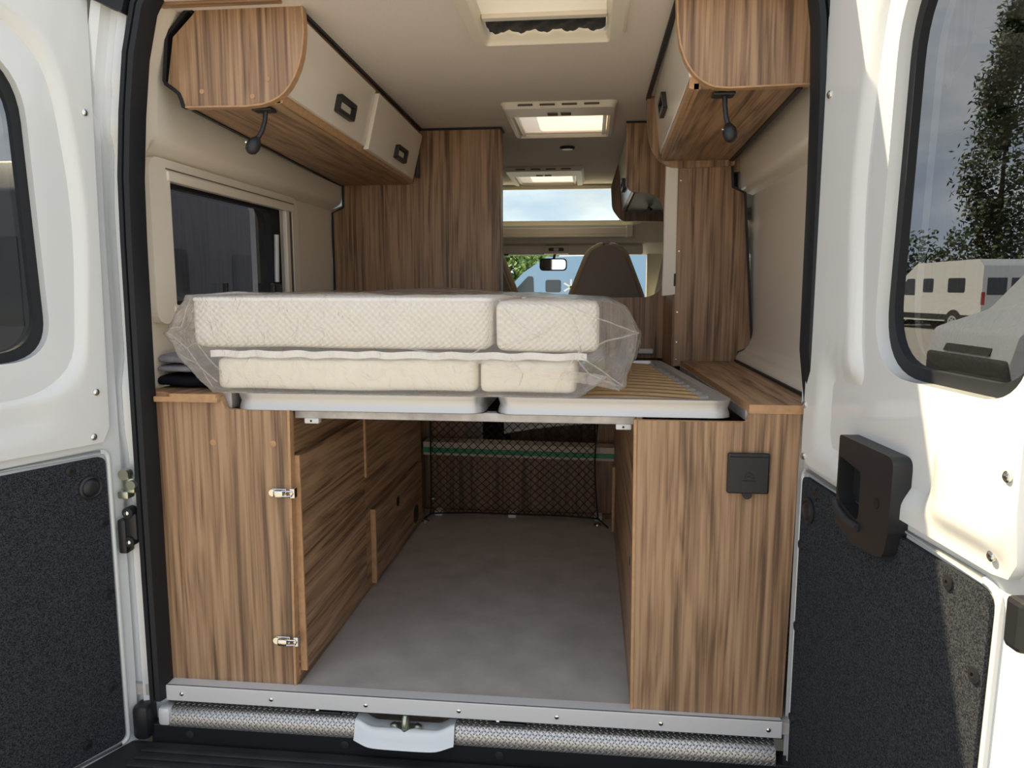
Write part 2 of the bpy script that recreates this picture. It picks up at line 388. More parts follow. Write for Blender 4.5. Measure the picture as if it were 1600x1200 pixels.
# ------------------------------------------------------------------ mesh helpers
class MB:
    def __init__(s): s.bm = bmesh.new()
    def face_list(s, vs, fs, mi=0):
        bv = [s.bm.verts.new(v) for v in vs]
        out = []
        for f in fs:
            try:
                q = s.bm.faces.new([bv[i] for i in f]); q.material_index = mi; out.append(q)
            except ValueError: pass
        return bv, out
    def box(s, x0, x1, y0, y1, z0, z1, bev=0.0, seg=2, mi=0):
        vs = [(x, y, z) for x in (x0, x1) for y in (y0, y1) for z in (z0, z1)]
        fs = [(0, 1, 3, 2), (4, 6, 7, 5), (0, 4, 5, 1), (2, 3, 7, 6), (0, 2, 6, 4), (1, 5, 7, 3)]
        bv, bf = s.face_list(vs, fs, mi)
        if bev:
            es = list({e for f in bf for e in f.edges})
            r = bmesh.ops.bevel(s.bm, geom=es, offset=bev, segments=seg, profile=0.5, affect='EDGES')
            for f in r['faces']: f.material_index = mi
        return s
    def hexa(s, p, mi=0, bev=0.0):   # 8 corners: bottom 4 ccw, top 4 ccw
        fs = [(3, 2, 1, 0), (4, 5, 6, 7), (0, 1, 5, 4), (1, 2, 6, 5), (2, 3, 7, 6), (3, 0, 4, 7)]
        bv, bf = s.face_list(p, fs, mi)
        if bev:
            es = list({e for f in bf for e in f.edges})
            bmesh.ops.bevel(s.bm, geom=es, offset=bev, segments=2, profile=0.5, affect='EDGES')
        return s
    def cyl(s, p0, p1, r0, r1=None, n=16, cap=True, mi=0):
        r1 = r0 if r1 is None else r1
        p0, p1 = Vector(p0), Vector(p1)
        q = (p1 - p0).to_track_quat('Z', 'Y')
        vs = []
        for p, r in ((p0, r0), (p1, r1)):
            for i in range(n):
                a = 2 * math.pi * i / n
                vs.append(p + q @ Vector((r * math.cos(a), r * math.sin(a), 0)))
        fs = [(i, (i + 1) % n, n + (i + 1) % n, n + i) for i in range(n)]
        if cap: fs += [tuple(range(n - 1, -1, -1)), tuple(range(n, 2 * n))]
        s.face_list(vs, fs, mi); return s
    def lathe(s, prof, origin=(0, 0, 0), axis=(0, 0, 1), n=20, mi=0):  # prof: (r, h)
        o = Vector(origin); q = Vector(axis).to_track_quat('Z', 'Y')
        vs, fs = [], []
        for r, h in prof:
            for i in range(n):
                a = 2 * math.pi * i / n
                vs.append(o + q @ Vector((r * math.cos(a), r * math.sin(a), h)))
        for k in range(len(prof) - 1):
            for i in range(n):
                fs.append((k * n + i, k * n + (i + 1) % n, (k + 1) * n + (i + 1) % n, (k + 1) * n + i))
        fs.append(tuple(range(n - 1, -1, -1))); fs.append(tuple(range((len(prof) - 1) * n, len(prof) * n)))
        s.face_list(vs, fs, mi); return s
    def tube(s, pts, r, n=8, closed=False, mi=0):
        pts = [Vector(p) for p in pts]; m = len(pts)
        rr = r if isinstance(r, (list, tuple)) else [r] * m
        vs, fs = [], []
        ref = None
        for k, p in enumerate(pts):
            a = pts[(k - 1) % m] if (closed or k) else pts[k]
            b = pts[(k + 1) % m] if (closed or k < m - 1) else pts[k]
            t = (b - a).normalized()
            if ref is None: ref = Vector((0, 0, 1)) if abs(t.z) < 0.9 else Vector((1, 0, 0))
            u = t.cross(ref)
            if u.length < 1e-5: u = t.orthogonal()
            u.normalize(); v = t.cross(u).normalized()
            ref = -v if False else v.cross(t) if False else ref
            for i in range(n):
                an = 2 * math.pi * i / n
                vs.append(p + u * (rr[k] * math.cos(an)) + v * (rr[k] * math.sin(an)))
        for k in range(m if closed else m - 1):
            k2 = (k + 1) % m
            for i in range(n):
                fs.append((k * n + i, k * n + (i + 1) % n, k2 * n + (i + 1) % n, k2 * n + i))
        if not closed: fs += [tuple(range(n - 1, -1, -1)), tuple(range((m - 1) * n, m * n))]
        s.face_list(vs, fs, mi); return s
    def sweep(s, path, prof, side, closed=False, mi=0):
        """path of Vectors, prof list of (a,b): a along 'in-plane normal', b along side vector"""
        side = Vector(side).normalized(); path = [Vector(p) for p in path]; m = len(path); n = len(prof)
        vs, fs = [], []
        for k, p in enumerate(path):
            a = path[(k - 1) % m] if (closed or k) else path[k]
            b = path[(k + 1) % m] if (closed or k < m - 1) else path[k]
            t = (b - a).normalized(); nn = side.cross(t).normalized()
            c = 1.0
            if closed or 0 < k < m - 1:
                t1 = (path[k] - a).normalized()
                d = abs(t1.dot(t)); c = 1 / max(d, 0.6)
            for (u, v) in prof: vs.append(p + nn * (u * c) + side * v)
        for k in range(m if closed else m - 1):
            k2 = (k + 1) % m
            for i in range(n):
                fs.append((k * n + i, k * n + (i + 1) % n, k2 * n + (i + 1) % n, k2 * n + i))
        if not closed: fs += [tuple(range(n - 1, -1, -1)), tuple(range((m - 1) * n, m * n))]
        s.face_list(vs, fs, mi); return s
    def plate(s, outer, holes, c0, c1, f, mi=0, mi_edge=None, mi_back=None):
        """flat sheet with holes between c0 (seen side) and c1; f(a,b,c)->xyz"""
        loops = [list(outer)] + [list(h) for h in holes]
        tri = tessellate_polygon([[Vector((p[0], p[1], 0)) for p in L] for L in loops])
        flat = [p for L in loops for p in L]; n = len(flat)
        vs = [s.bm.verts.new(f(p[0], p[1], c0)) for p in flat] + [s.bm.verts.new(f(p[0], p[1], c1)) for p in flat]
        me = mi if mi_edge is None else mi_edge
        mb = mi if mi_back is None else mi_back
        for t in tri:
            for off, m_, order in ((0, mi, t), (n, mb, t[::-1])):
                try:
                    q = s.bm.faces.new([vs[i + off] for i in order]); q.material_index = m_
                except ValueError: pass
        o = 0
        for L in loops:
            k = len(L)
            for i in range(k):
                a, b = o + i, o + (i + 1) % k
                try:
                    q = s.bm.faces.new([vs[a], vs[b], vs[n + b], vs[n + a]]); q.material_index = me
                except ValueError: pass
            o += k
        return s
    def grid(s, fn, nu, nv, mi=0, wrap_u=False):
        vs = [fn(i / nu, j / nv) for j in range(nv + 1) for i in range(nu + (0 if wrap_u else 1))]
        w = nu if wrap_u else nu + 1
        fs = [(j * w + i, j * w + (i + 1) % w, (j + 1) * w + (i + 1) % w, (j + 1) * w + i) for j in range(nv) for i in range(nu)]
        s.face_list(vs, fs, mi); return s
    def mesh(s, smooth=None, merge=False, name='mesh'):
        if merge: bmesh.ops.remove_doubles(s.bm, verts=s.bm.verts, dist=1e-5)
        bmesh.ops.recalc_face_normals(s.bm, faces=s.bm.faces)
        me = bpy.data.meshes.new(name); s.bm.to_mesh(me); s.bm.free()
        if smooth is not None:
            me.polygons.foreach_set('use_smooth', [True] * len(me.polygons))
            if smooth < 180: me.set_sharp_from_angle(angle=R(smooth))
        return me

def link(name, me, mats, parent=None, keep=True):
    o = bpy.data.objects.new(name, me)
    if isinstance(me, bpy.types.Mesh) and not me.materials:
        for m in (mats if isinstance(mats, (list, tuple)) else [mats]): me.materials.append(M[m])
    COL.objects.link(o)
    if parent is not None:
        o.parent = parent
        if keep:
            p = parent; w = Matrix.Identity(4)
            w = world_of(parent)
            o.matrix_parent_inverse = w.inverted()
    return o
def world_of(o):
    if o.parent is None: return Matrix.LocRotScale(o.location, o.rotation_euler, None)
    return world_of(o.parent) @ o.matrix_parent_inverse @ Matrix.LocRotScale(o.location, o.rotation_euler, None)
def part(name, mb, mats, parent, smooth=None, keep=True, merge=False, label=None):
    o = link(name, mb.mesh(smooth, merge, name), mats, parent, keep)
    if label: o['label'] = label
    return o
def tag(o, label=None, cat=None, group=None, kind=None):
    if label: o['label'] = label
    if cat: o['category'] = cat
    if group: o['group'] = group
    if kind: o['kind'] = kind
    return o
def thing(name, loc, label, cat, group=None, rotz=0.0):
    o = bpy.data.objects.new(name, None); COL.objects.link(o)
    o.location = loc; o.rotation_euler = (0, 0, rotz); o.empty_display_size = 0.1
    return tag(o, label, cat, group)
def struct(name, loc, label=None):
    o = bpy.data.objects.new(name, None); COL.objects.link(o)
    o.location = loc; o.empty_display_size = 0.1
    return tag(o, label, None, None, 'structure')
def smesh(name, mb, mats, label=None, smooth=None, merge=False):
    return tag(link(name, mb.mesh(smooth, merge, name), mats), label, None, None, 'structure')

fY = lambda a, b, c: (a, c, b)        # sheet facing the rear: a=x b=z c=y
fX = lambda a, b, c: (c, a, b)        # sheet facing sideways: a=y b=z c=x
fZ = lambda a, b, c: (a, b, c)        # sheet lying flat
def rpoly(pts, n=6):
    """polygon with rounded corners: pts = (x, y, r)"""
    out = []; m = len(pts)
    for i, (x, y, r) in enumerate(pts):
        p = Vector((x, y)); a = Vector(pts[i - 1][:2]); b = Vector(pts[(i + 1) % m][:2])
        if r <= 0: out.append((x, y)); continue
        da, db = (a - p), (b - p); la, lb = da.length, db.length
        da.normalize(); db.normalize()
        ang = da.angle(db); t = min(r / math.tan(ang / 2), la * 0.49, lb * 0.49)
        p0, p1 = p + da * t, p + db * t
        for k in range(n + 1):
            s_ = k / n
            q = p0 * (1 - s_) ** 2 + p * 2 * s_ * (1 - s_) + p1 * s_ ** 2
            out.append((q.x, q.y))
    return out
def rrect(x0, x1, y0, y1, r, n=6): return rpoly([(x0, y0, r), (x1, y0, r), (x1, y1, r), (x0, y1, r)], n)
def sm(a, b, x):
    t = max(0.0, min(1.0, (x - a) / (b - a))); return t * t * (3 - 2 * t)
def band(pts, w, c0, c1, f, mb):
    """thin edging that follows an open polyline in a sheet"""
    P = [Vector(p) for p in pts]; L, Rr = [], []
    for i, p in enumerate(P):
        t = (P[min(i + 1, len(P) - 1)] - P[max(i - 1, 0)]).normalized(); n = Vector((-t.y, t.x))
        L.append(p + n * w / 2); Rr.append(p - n * w / 2)
    mb.plate([tuple(p) for p in L] + [tuple(p) for p in reversed(Rr)], [], c0, c1, f)
    return mb

# ================================================================== THE VAN'S SHELL
ZC = 1.71       # ceiling
smesh('floor', MB().box(-0.93, 0.93, 0.0, 3.95, -0.03, 0.0), 'floor', 'grey vinyl load floor of the van')

# ceiling slab with three openings for the roof hatches
holes = [rrect(0.030, 0.345, -0.02 + 0.03, 0.345, 0.02), rrect(0.005, 0.368, 1.20, 1.585, 0.02), rrect(-0.148, 0.212, 2.72, 3.10, 0.02)]
mb = MB()
mb.plate(rrect(-0.95, 0.95, -0.02, 3.22, 0.0), holes, ZC, 1.82, fZ, 0, 1, 1)
o = smesh('ceiling', mb, ['ceiling', 'white'], 'pale textile ceiling with three roof hatches')

# left side: moulded lining with a window opening, outer skin behind it
WY0, WY1, WZ0, WZ1 = 0.175, 0.955, 0.985, 1.335
mb = MB()
def lining(mb, sgn, prof, y0, y1, ny=10):
    mb.grid(lambda u, v: (sgn * prof[round(v * (len(prof) - 1))][0], y0 + (y1 - y0) * u, prof[round(v * (len(prof) - 1))][1]), ny, len(prof) - 1)
up = [(0.822, 1.372), (0.815, 1.378), (0.79, 1.392), (0.778, 1.402), (0.772, 1.42), (0.770, 1.47), (0.765, 1.56), (0.74, 1.64), (0.70, ZC + 0.01)]
lining(mb, -1, up, 0.095, 1.468)
# the ledge dies out towards the rear pillar in a rounded nose
mb.grid(lambda u, v: (-(up[round(v * 8)][0] + (0.835 - up[round(v * 8)][0]) * 0.10 * (1 - u)), 0.095 - 0.058 * (1 - u),
                      up[round(v * 8)][1] - (0.075 * (1 - u) ** 2 if v < 0.6 else 0)), 8, 8)
mb.plate([(0.036, 0.78), (1.468, 0.78), (1.468, 1.374), (0.09, 1.374), (0.036, 1.345)], [rrect(WY0, WY1, WZ0, WZ1, 0.03)], -0.822, -0.835, fX)
mb.plate([(0.02, -0.5), (3.95, -0.5), (3.95, 1.82), (0.02, 1.82)], [rrect(WY0, WY1, WZ0, WZ1, 0.03)], -0.93, -0.95, fX, 1)
smesh('wall_left', mb, ['cream', 'white'], 'cream moulded side lining with a camper window', 40)

# right side: moulded glossy lining without a window
mb = MB()
upr = [(0.892, 1.372), (0.880, 1.376), (0.855, 1.384), (0.842, 1.394), (0.838, 1.41), (0.835, 1.47), (0.825, 1.56), (0.78, ZC + 0.01)]
lining(mb, 1, upr, -0.02, 1.10)
lowr = [(0.843, 0.745), (0.843, 0.785), (0.850, 0.805), (0.872, 0.816), (0.889, 0.835), (0.897, 0.87), (0.899, 0.95), (0.894, 1.10), (0.888, 1.25), (0.892, 1.372)]
def rwall(u, v):
    k = v * (len(lowr) - 1); i = min(int(k), len(lowr) - 2); t = k - i
    x = lowr[i][0] * (1 - t) + lowr[i + 1][0] * t; z = lowr[i][1] * (1 - t) + lowr[i + 1][1] * t
    y = -0.02 + 1.12 * u
    x -= 0.050 * (1 - sm(0.0, 0.22, y)) * sm(0.80, 0.86, z) * (1 - sm(1.20, 1.37, z))
    x += 0.010 * math.sin(3.1 * u) * sm(0.85, 1.1, z) * (1 - sm(1.20, 1.37, z))
    return (x, y, z)
mb.grid(rwall, 40, 45)
mb.plate([(0.02, -0.5), (3.95, -0.5), (3.95, 1.82), (0.02, 1.82)], [], 0.93, 0.95, fX, 1)
smesh('wall_right', mb, ['cream_gloss', 'white'], 'glossy cream moulded side lining', 40)

# front of the living space: panel over the windscreen with the sky window opening
mb = MB()
mb.plate([(-0.93, 1.335), (0.93, 1.335), (0.93, 1.80), (-0.93, 1.80)], [rrect(-0.60, 0.60, 1.475, 1.690, 0.02)], 3.30, 3.34, fY)
mb.box(-0.93, 0.93, 3.22, 3.34, 1.715, 1.82)
mb.grid(lambda u, v: (-0.93 + 1.86 * u, 3.34 + 0.56 * v, 1.335 - 0.055 * v), 2, 6)
smesh('wall_front', mb, 'cab', 'beige headliner panel over the windscreen with the sky window', 30)
w2 = struct('window_2', (0, 3.3, 1.58), 'wide sky window above the cab')
part('window_glass', MB().plate(rrect(-0.60, 0.60, 1.475, 1.69, 0.02), [], 3.318, 3.322, fY), 'glass_clear', w2)
mb = MB(); mb.plate(rrect(-0.64, 0.64, 1.45, 1.705, 0.03), [rrect(-0.595, 0.595, 1.48, 1.685, 0.02)], 3.28, 3.30, fY)
part('window_frame', mb, 'cab', w2)
w3 = struct('window_3', (0, 3.85, 1.1), 'windscreen of the van')
mb = MB(); mb.grid(lambda u, v: (-0.80 + 1.6 * u, 4.15 - 0.30 * v + 0.10 * (1 - (2 * u - 1) ** 2), 0.72 + 0.56 * v), 16, 4)
part('windscreen_glass', mb, 'glass_clear', w3, 60)
mb = MB()
mb.grid(lambda u, v: (0.80 + 0.06 * v - 0.05 * (1 - u), 3.35 + 0.85 * (1 - u), 0.70 + 0.60 * u), 8, 2)
mb.hexa([(0.74, 4.10, 0.70), (0.93, 4.10, 0.70), (0.93, 4.16, 0.70), (0.74, 4.16, 0.70), (0.72, 3.84, 1.30), (0.93, 3.84, 1.30), (0.93, 3.90, 1.30), (0.72, 3.90, 1.30)])
mb.tube([(0.83, 2.95, 1.46), (0.83, 3.1, 1.38), (0.84, 3.3, 1.30), (0.85, 3.5, 1.20), (0.86, 3.6, 1.05), (0.86, 3.62, 0.85)], 0.035)
part('windscreen_pillar', mb, 'cab', w3, 40)
mb = MB(); mb.hexa([(-0.93, 4.10, 0.70), (-0.74, 4.10, 0.70), (-0.74, 4.16, 0.70), (-0.93, 4.16, 0.70), (-0.93, 3.84, 1.30), (-0.72, 3.84, 1.30), (-0.72, 3.90, 1.30), (-0.93, 3.90, 1.30)])
part('windscreen_pillar', mb, 'cab', w3)
mb = MB(); mb.box(-0.93, 0.93, 3.45, 4.15, 0.1, 0.72, 0.04)
part('dashboard', mb, 'black', w3)

# ---- rear pillars, seal, sill
def pillar(sgn):
    mb = MB()
    # stepped painted jamb: profile in (x, y), swept up with the lean of the body
    prof = [(0.800, 0.030), (0.822, 0.028), (0.832, 0.004), (0.850, -0.002), (0.862, 0.012), (0.880, 0.014), (0.892, -0.006), (0.915, -0.010), (0.935, 0.01), (0.95, 0.05)]
    zs = [-0.14 + 1.96 * k / 80 for k in range(81)]
    def fn(u, v):
        k = round(u * (len(prof) - 1)); z = zs[round(v * (len(zs) - 1))]
        x, y = prof[k]
        lean = 0.0 if z < 1.2 else (0.075 if sgn < 0 else 0.03) * ((z - 1.2) / 0.55) ** 1.6
        # pressed pockets
        if 1 < k < 8:
            y += 0.020 * (sm(0.78, 0.88, z) - sm(1.36, 1.42, z)) + 0.010 * (sm(0.40, 0.48, z) - sm(0.60, 0.70, z)) - 0.006 * (sm(1.50, 1.52, z))
        return (sgn * (x - lean), y, z)
    mb.grid(fn, len(prof) - 1, len(zs) - 1)
    return mb
t1 = struct('trim_1', (-0.87, 0, 0), 'white painted left rear door pillar')
part('pillar_panel', pillar(-1), 'white', t1, 35)
mb = MB(); mb.box(-0.858, -0.822, -0.022, 0.016, 0.525, 0.565, 0.006).cyl((-0.845, -0.01, 0.575), (-0.845, -0.03, 0.575), 0.014).cyl((-0.822, -0.012, 0.55), (-0.822, -0.036, 0.55), 0.012).box(-0.865, -0.835, -0.03, 0.0, 0.512, 0.532, 0.004)
part('hinge_bracket', mb, 'brass', t1, 40)
mb = MB(); mb.box(-0.852, -0.818, -0.03, 0.012, 0.405, 0.475, 0.006).cyl((-0.838, -0.01, 0.478), (-0.838, -0.034, 0.478), 0.014).cyl((-0.838, -0.01, 0.402), (-0.838, -0.034, 0.402), 0.013).box(-0.868, -0.845, -0.035, 0.0, 0.37, 0.46, 0.006)
part('door_check', mb, 'black', t1, 40)
for z in (0.478, 0.402):
    part('bolt', MB().lathe([(0.006, 0), (0.006, 0.003), (0.003, 0.005)], (-0.838, -0.034, z), (0, -1, 0), 10), 'chrome', t1, 40)
mb = MB(); mb.box(-0.868, -0.822, -0.035, 0.02, -0.14, -0.045, 0.014)
part('hinge_cover', mb, 'black', t1, 40)
t2 = struct('trim_2', (0.87, 0, 0), 'white painted right rear door pillar')
part('pillar_panel', pillar(1), 'white', t2, 35)

def loop_path():
    L = [(-0.803, -0.03), (-0.803, 0.3), (-0.801, 0.8), (-0.798, 1.15), (-0.794, 1.30), (-0.780, 1.45), (-0.762, 1.58), (-0.735, 1.685), (-0.69, 1.76), (-0.62, 1.80), (-0.5, 1.82)]
    Rr = [(0.5, 1.82), (0.66, 1.81), (0.74, 1.77), (0.783, 1.69), (0.797, 1.60), (0.804, 1.45), (0.807, 1.25), (0.809, 0.9), (0.835, 0.70), (0.846, 0.3), (0.846, -0.03)]
    return [(x, 0, z) for x, z in L + Rr]
t3 = struct('trim_3', (0, 0, 0), 'black rubber seal round the rear opening')
mb = MB()
prof = [(-0.020, 0.030), (-0.021, -0.012), (-0.014, -0.026), (-0.003, -0.027), (0.000, -0.016), (0.003, -0.028), (0.015, -0.026), (0.021, -0.010), (0.020, 0.030)]
mb.sweep(loop_path(), prof, (0, 1, 0))
part('seal_strip', mb, 'rubber', t3, 50)
mb = MB(); mb.box(-0.95, 0.95, -0.03, 0.06, 1.835, 1.90, 0.01)
mb.hexa([(-0.92, -0.035, 1.735), (-0.765, -0.035, 1.665), (-0.765, 0.02, 1.665), (-0.92, 0.02, 1.735), (-0.92, -0.035, 1.86), (-0.70, -0.035, 1.86), (-0.70, 0.02, 1.86), (-0.92, 0.02, 1.86)])
part('header_cover', mb, 'rubber', t3)
t4 = struct('trim_4', (0, 0.06, 1.7), 'walnut strip over the rear opening')
part('header_board', MB().box(-0.76, -0.42, 0.035, 0.060, 1.703, 1.73, 0.002), 'wood_x', t4)
for x in (-0.715,):
    part('rubber_stop', MB().lathe([(0.008, 0), (0.010, 0.006), (0.006, 0.012)], (x, 0.035, 1.700), (0, -1, 0), 12), 'black', t4, 40)

t5 = struct('trim_5', (0, 0, -0.02), 'aluminium sill strip along the load floor edge')
mb = MB(); mb.box(-0.782, 0.784, -0.008, 0.0, -0.036, 0.006, 0.0015).box(-0.782, 0.784, -0.006, 0.034, 0.0005, 0.006, 0.0015)
part('sill_strip', mb, 'alu', t5)
riv = MB().lathe([(0.0062, 0), (0.0055, 0.0022), (0.003, 0.0034)], (0, 0, 0), (0, -1, 0), 10).mesh(40, name='rivet')
for x in (-0.738, -0.494, -0.243, -0.003, 0.243, 0.497, 0.752):
    o = link('rivet', riv, 'chrome', t5); o.location = (x, -0.008, -0.0155)

# ---- bumper with checker plates, striker, ribbed step
bp = thing('bumper', (0, -0.03, -0.2), 'black rear bumper with chequered metal covers below the load floor', 'bumper')
def cover(x0, x1, cut=None):
    prof = [(0.040, -0.054), (0.012, -0.058), (0.000, -0.064), (-0.007, -0.075), (-0.012, -0.100), (-0.012, -0.106)]
    mb = MB(); uvl = mb.bm.loops.layers.uv.new('uv')
    ln = [0.0]
    for i in range(1, len(prof)): ln.append(ln[-1] + math.hypot(prof[i][0] - prof[i - 1][0], prof[i][1] - prof[i - 1][1]))
    xs = [x0, x1] if not cut else [x0, cut[0], cut[1], x1]
    for k in range(len(xs) - 1):
        a, b = xs[k], xs[k + 1]
        for i in range(len(prof) - 1):
            if cut and k == 1 and i == 0: continue
            vs = [mb.bm.verts.new(p) for p in ((a, *prof[i]), (b, *prof[i]), (b, *prof[i + 1]), (a, *prof[i + 1]))]
            f = mb.bm.faces.new(vs)
            for lp, uv in zip(f.loops, ((a, ln[i]), (b, ln[i]), (b, ln[i + 1]), (a, ln[i + 1]))): lp[uvl].uv = uv
    bmesh.ops.remove_doubles(mb.bm, verts=mb.bm.verts, dist=1e-5)
    return mb
part('checker_cover', cover(-0.775, -0.268, (-0.40, -0.315)), 'plate', bp, 35)
part('checker_cover', cover(-0.018, 0.772, (0.075, 0.165)), 'plate', bp, 35)
part('cover_end', MB().box(-0.808, -0.775, -0.012, 0.03, -0.108, -0.058, 0.008), 'white', bp, 40)
for a, b in ((-0.398, -0.317), (0.077, 0.163)):
    c = part('lamp_socket', MB().box(a, b, 0.010, 0.04, -0.078, -0.052, 0.003), 'black', bp)
    part('screw', MB().lathe([(0.008, 0), (0.007, 0.003)], (a + 0.016, 0.020, -0.052), (0, 0, 1), 10), 'chrome', c, 40)
# white striker pocket
mb = MB()
def pocket(u, v):
    x = -0.272 + 0.258 * u; y = 0.034 - 0.062 * v - 0.018 * sm(0.6, 1, v) * (1 - abs(2 * u - 1) ** 4)
    e = max(abs(2 * u - 1), 0); dip = 0.030 * (1 - sm(0.62, 1.0, e)) * (1 - sm(0.55, 0.85, v) * 0.5)
    return (x, y, -0.056 - dip * 0.75 * (1 - sm(0.5, 0.8, v) * 0.3) - 0.045 * sm(0.66, 1.0, v))
mb.grid(pocket, 24, 14)
part('striker_pocket', mb, 'white', bp, 60)
mb = MB()
mb.plate(rpoly([(-0.188, 0.002, 0.010), (-0.142, -0.020, 0.01), (-0.096, 0.002, 0.010), (-0.110, 0.016, 0.01), (-0.142, 0.010, 0.01), (-0.174, 0.016, 0.01)]), [], -0.070, -0.084, fZ)
st = part('striker_plate', mb, 'brass', bp)
part('striker_loop', MB().tube([(-0.142, -0.010, -0.074), (-0.142, -0.012, -0.054), (-0.142, -0.006, -0.044), (-0.142, 0.004, -0.044), (-0.142, 0.010, -0.054), (-0.142, 0.010, -0.074)], 0.0075, 10), 'brass', st, 40)
for x in (-0.172, -0.112): part('bolt', MB().lathe([(0.008, 0), (0.008, 0.004), (0.005, 0.006)], (x, 0.002, -0.070), (0, 0, 1), 12), 'chrome', st, 40)
mb = MB(); mb.box(-0.83, 0.82, -0.010, 0.05, -0.30, -0.104, 0.003)
part('bumper_beam', mb, 'black', bp)
for x in (-0.72, -0.30, 0.10):
    part('screw', MB().lathe([(0.011, 0), (0.011, 0.003), (0.006, 0.004)], (x, -0.010, -0.126), (0, -1, 0), 14), 'step', bp, 40)
mb = MB()
mb.box(-0.95, 0.95, -0.40, -0.010, -0.36, -0.150, 0.010)
part('step_tread', mb, 'step', bp)
for k in range(10):
    y = -0.055 - 0.030 * k
    part('tread_rib', MB().box(-0.83, 0.83, y - 0.007, y + 0.007, -0.152, -0.144, 0.003), 'step', bp)
smesh('trim_6', MB().box(-0.795, 0.795, 0.022, 0.05, -0.056, -0.036), 'rubber', 'black gap seal under the sill strip')

# ================================================================== REAR DOORS
def door(name, label, hinge, ang, sgn, P):
    """local frame: +X along the door away from the hinge, +Y the face towards the load space, Z up"""
    d = struct(name, hinge, label)
    # world: u dir = (sgn*sin a, -cos a), inner normal = (-sgn*cos a, -sin a)
    a = R(ang)
    ux, uy = sgn * math.sin(a), -math.cos(a)
    d.rotation_euler = (0, 0, math.atan2(uy, ux))
    # for the right door +Y local = (-uy, ux) ; flip w sign where needed
    wy = 1.0 if (-uy * (-sgn * math.cos(a)) + ux * (-math.sin(a))) > 0 else -1.0
    f = lambda u, z, w: (u, wy * w, z)
    K = dict(keep=False)
    u0, u1, z0, z1 = P['body']; g = P['glass']; gr = P['glass_r']
    gout = rpoly([(g[0], g[2], gr[0]), (g[1], g[2], gr[1]), (g[1], g[3], gr[2]), (g[0] + P.get('slant', 0), g[3], gr[3])], 10)
    tl = P.get('top_lean', 0.0)
    outer = rpoly([(u0, z0, 0.03), (u1, z0, 0.03), (u1, 1.30, 0.0), (u1 - 0.04, z1, 0.06), (u0 + tl, z1, 0.02), (u0 + tl * 0.2, 1.2, 0)], 5)
    part('door_frame', MB().plate(outer, [gout], -0.016, -0.062, f), 'white', d, 30, **K)
    # pressed rim that frames the felt panel
    l0, l1, lz0, lz1 = P['liner']
    # moulded liner: rings from the glass edge out to the flange
    bo = rpoly([(l0, lz0, 0.025), (l1, lz0, P.get('liner_r', 0.05)), (l1, lz1, 0.05), (l0 + tl, lz1, 0.02)], 5)
    nT = 120
    def resample(poly, cx, cz):
        out = []
        for k in range(nT):
            an = 2 * math.pi * k / nT; dx, dz = math.cos(an), math.sin(an); best = 0
            for i in range(len(poly)):
                x1_, y1_ = poly[i]; x2_, y2_ = poly[(i + 1) % len(poly)]
                ex, ey = x2_ - x1_, y2_ - y1_; den = dx * ey - dz * ex
                if abs(den) < 1e-9: continue
                t = ((x1_ - cx) * ey - (y1_ - cz) * ex) / den; s_ = ((x1_ - cx) * dz - (y1_ - cz) * dx) / den
                if t > best and -1e-6 <= s_ <= 1 + 1e-6: best = t
            out.append((cx + dx * best, cz + dz * best))
        return out
    cx, cz = (g[0] + g[1]) / 2, (g[2] + g[3]) / 2
    Gp, Bp = resample(gout, cx, cz), resample(bo, cx, cz)
    nK = 34
    def fn(u, v):
        k = round(u * nT) % nT; G, B = Gp[k], Bp[k]
        t = v ** 1.25
        x, z = G[0] + (B[0] - G[0]) * t, G[1] + (B[1] - G[1]) * t
        dist = math.hypot(x - G[0], z - G[1])
        return f(x, z, P['relief'](x, z, dist, v))
    mb = MB(); mb.grid(fn, nT, nK, wrap_u=True)
    # turn the outer edge down to the frame
    mb.grid(lambda u, v: f(Bp[round(u * nT) % nT][0], Bp[round(u * nT) % nT][1], P['relief'](*Bp[round(u * nT) % nT], 9, 1) - 0.018 * v), nT, 1, wrap_u=True)
    part('door_liner', mb, 'white_liner', d, 45, merge=True, **K)
    # window: seal ring and tinted pane
    gin = [(cx + (p[0] - cx) * (1 - 0.024 / abs(g[1] - g[0]) * 2 * 0.9), cz + (p[1] - cz) * (1 - 0.024 / abs(g[3] - g[2]) * 2 * 0.9)) for p in gout]
    gbig = [(cx + (p[0] - cx) * 1.012, cz + (p[1] - cz) * 1.012) for p in gout]
    part('window_seal', MB().plate(gbig, [gin], -0.040, -0.056, f), 'rubber', d, **K)
    part('window_glass', MB().plate(gout, [], -0.058, -0.061, f), 'glass_door', d, **K)
    # felt board
    f0, f1, fz0, fz1 = P['felt']
    fo = rpoly([(f0, fz0, 0.02), (f1 - 0.02, fz0, 0.03), (f1, fz1, 0.035), (f0, fz1, 0.02)], 5)
    part('felt_panel', MB().plate(fo, [], -0.006, -0.0155, f), 'felt', d, **K)
    # raised border bead round the felt
    bead = [Vector(f(p[0] + (0.011 if p[0] > (f0 + f1) / 2 else -0.011), p[1] + (0.011 if p[1] > (fz0 + fz1) / 2 else -0.011), -0.014)) for p in fo]
    part('panel_bead', MB().tube(bead, 0.007, 8, True), 'white', d, 60, **K)
    n_ax = (0, wy, 0)
    for (u, z) in P['rivets']:
        part('rivet', MB().lathe([(0.0085, 0), (0.008, 0.003), (0.0045, 0.0055)], f(u, z, P['relief'](u, z, 9, 1)), n_ax, 12), 'chrome', d, 40, **K)
    for (u, z) in P['washers']:
        part('washer', MB().lathe([(0.0125, 0), (0.012, 0.003), (0.004, 0.0045), (0.0035, 0.002)], f(u, z, -0.006), n_ax, 16), P.get('washer_mat', 'black'), d, 40, **K)
    u, z = P['knob']
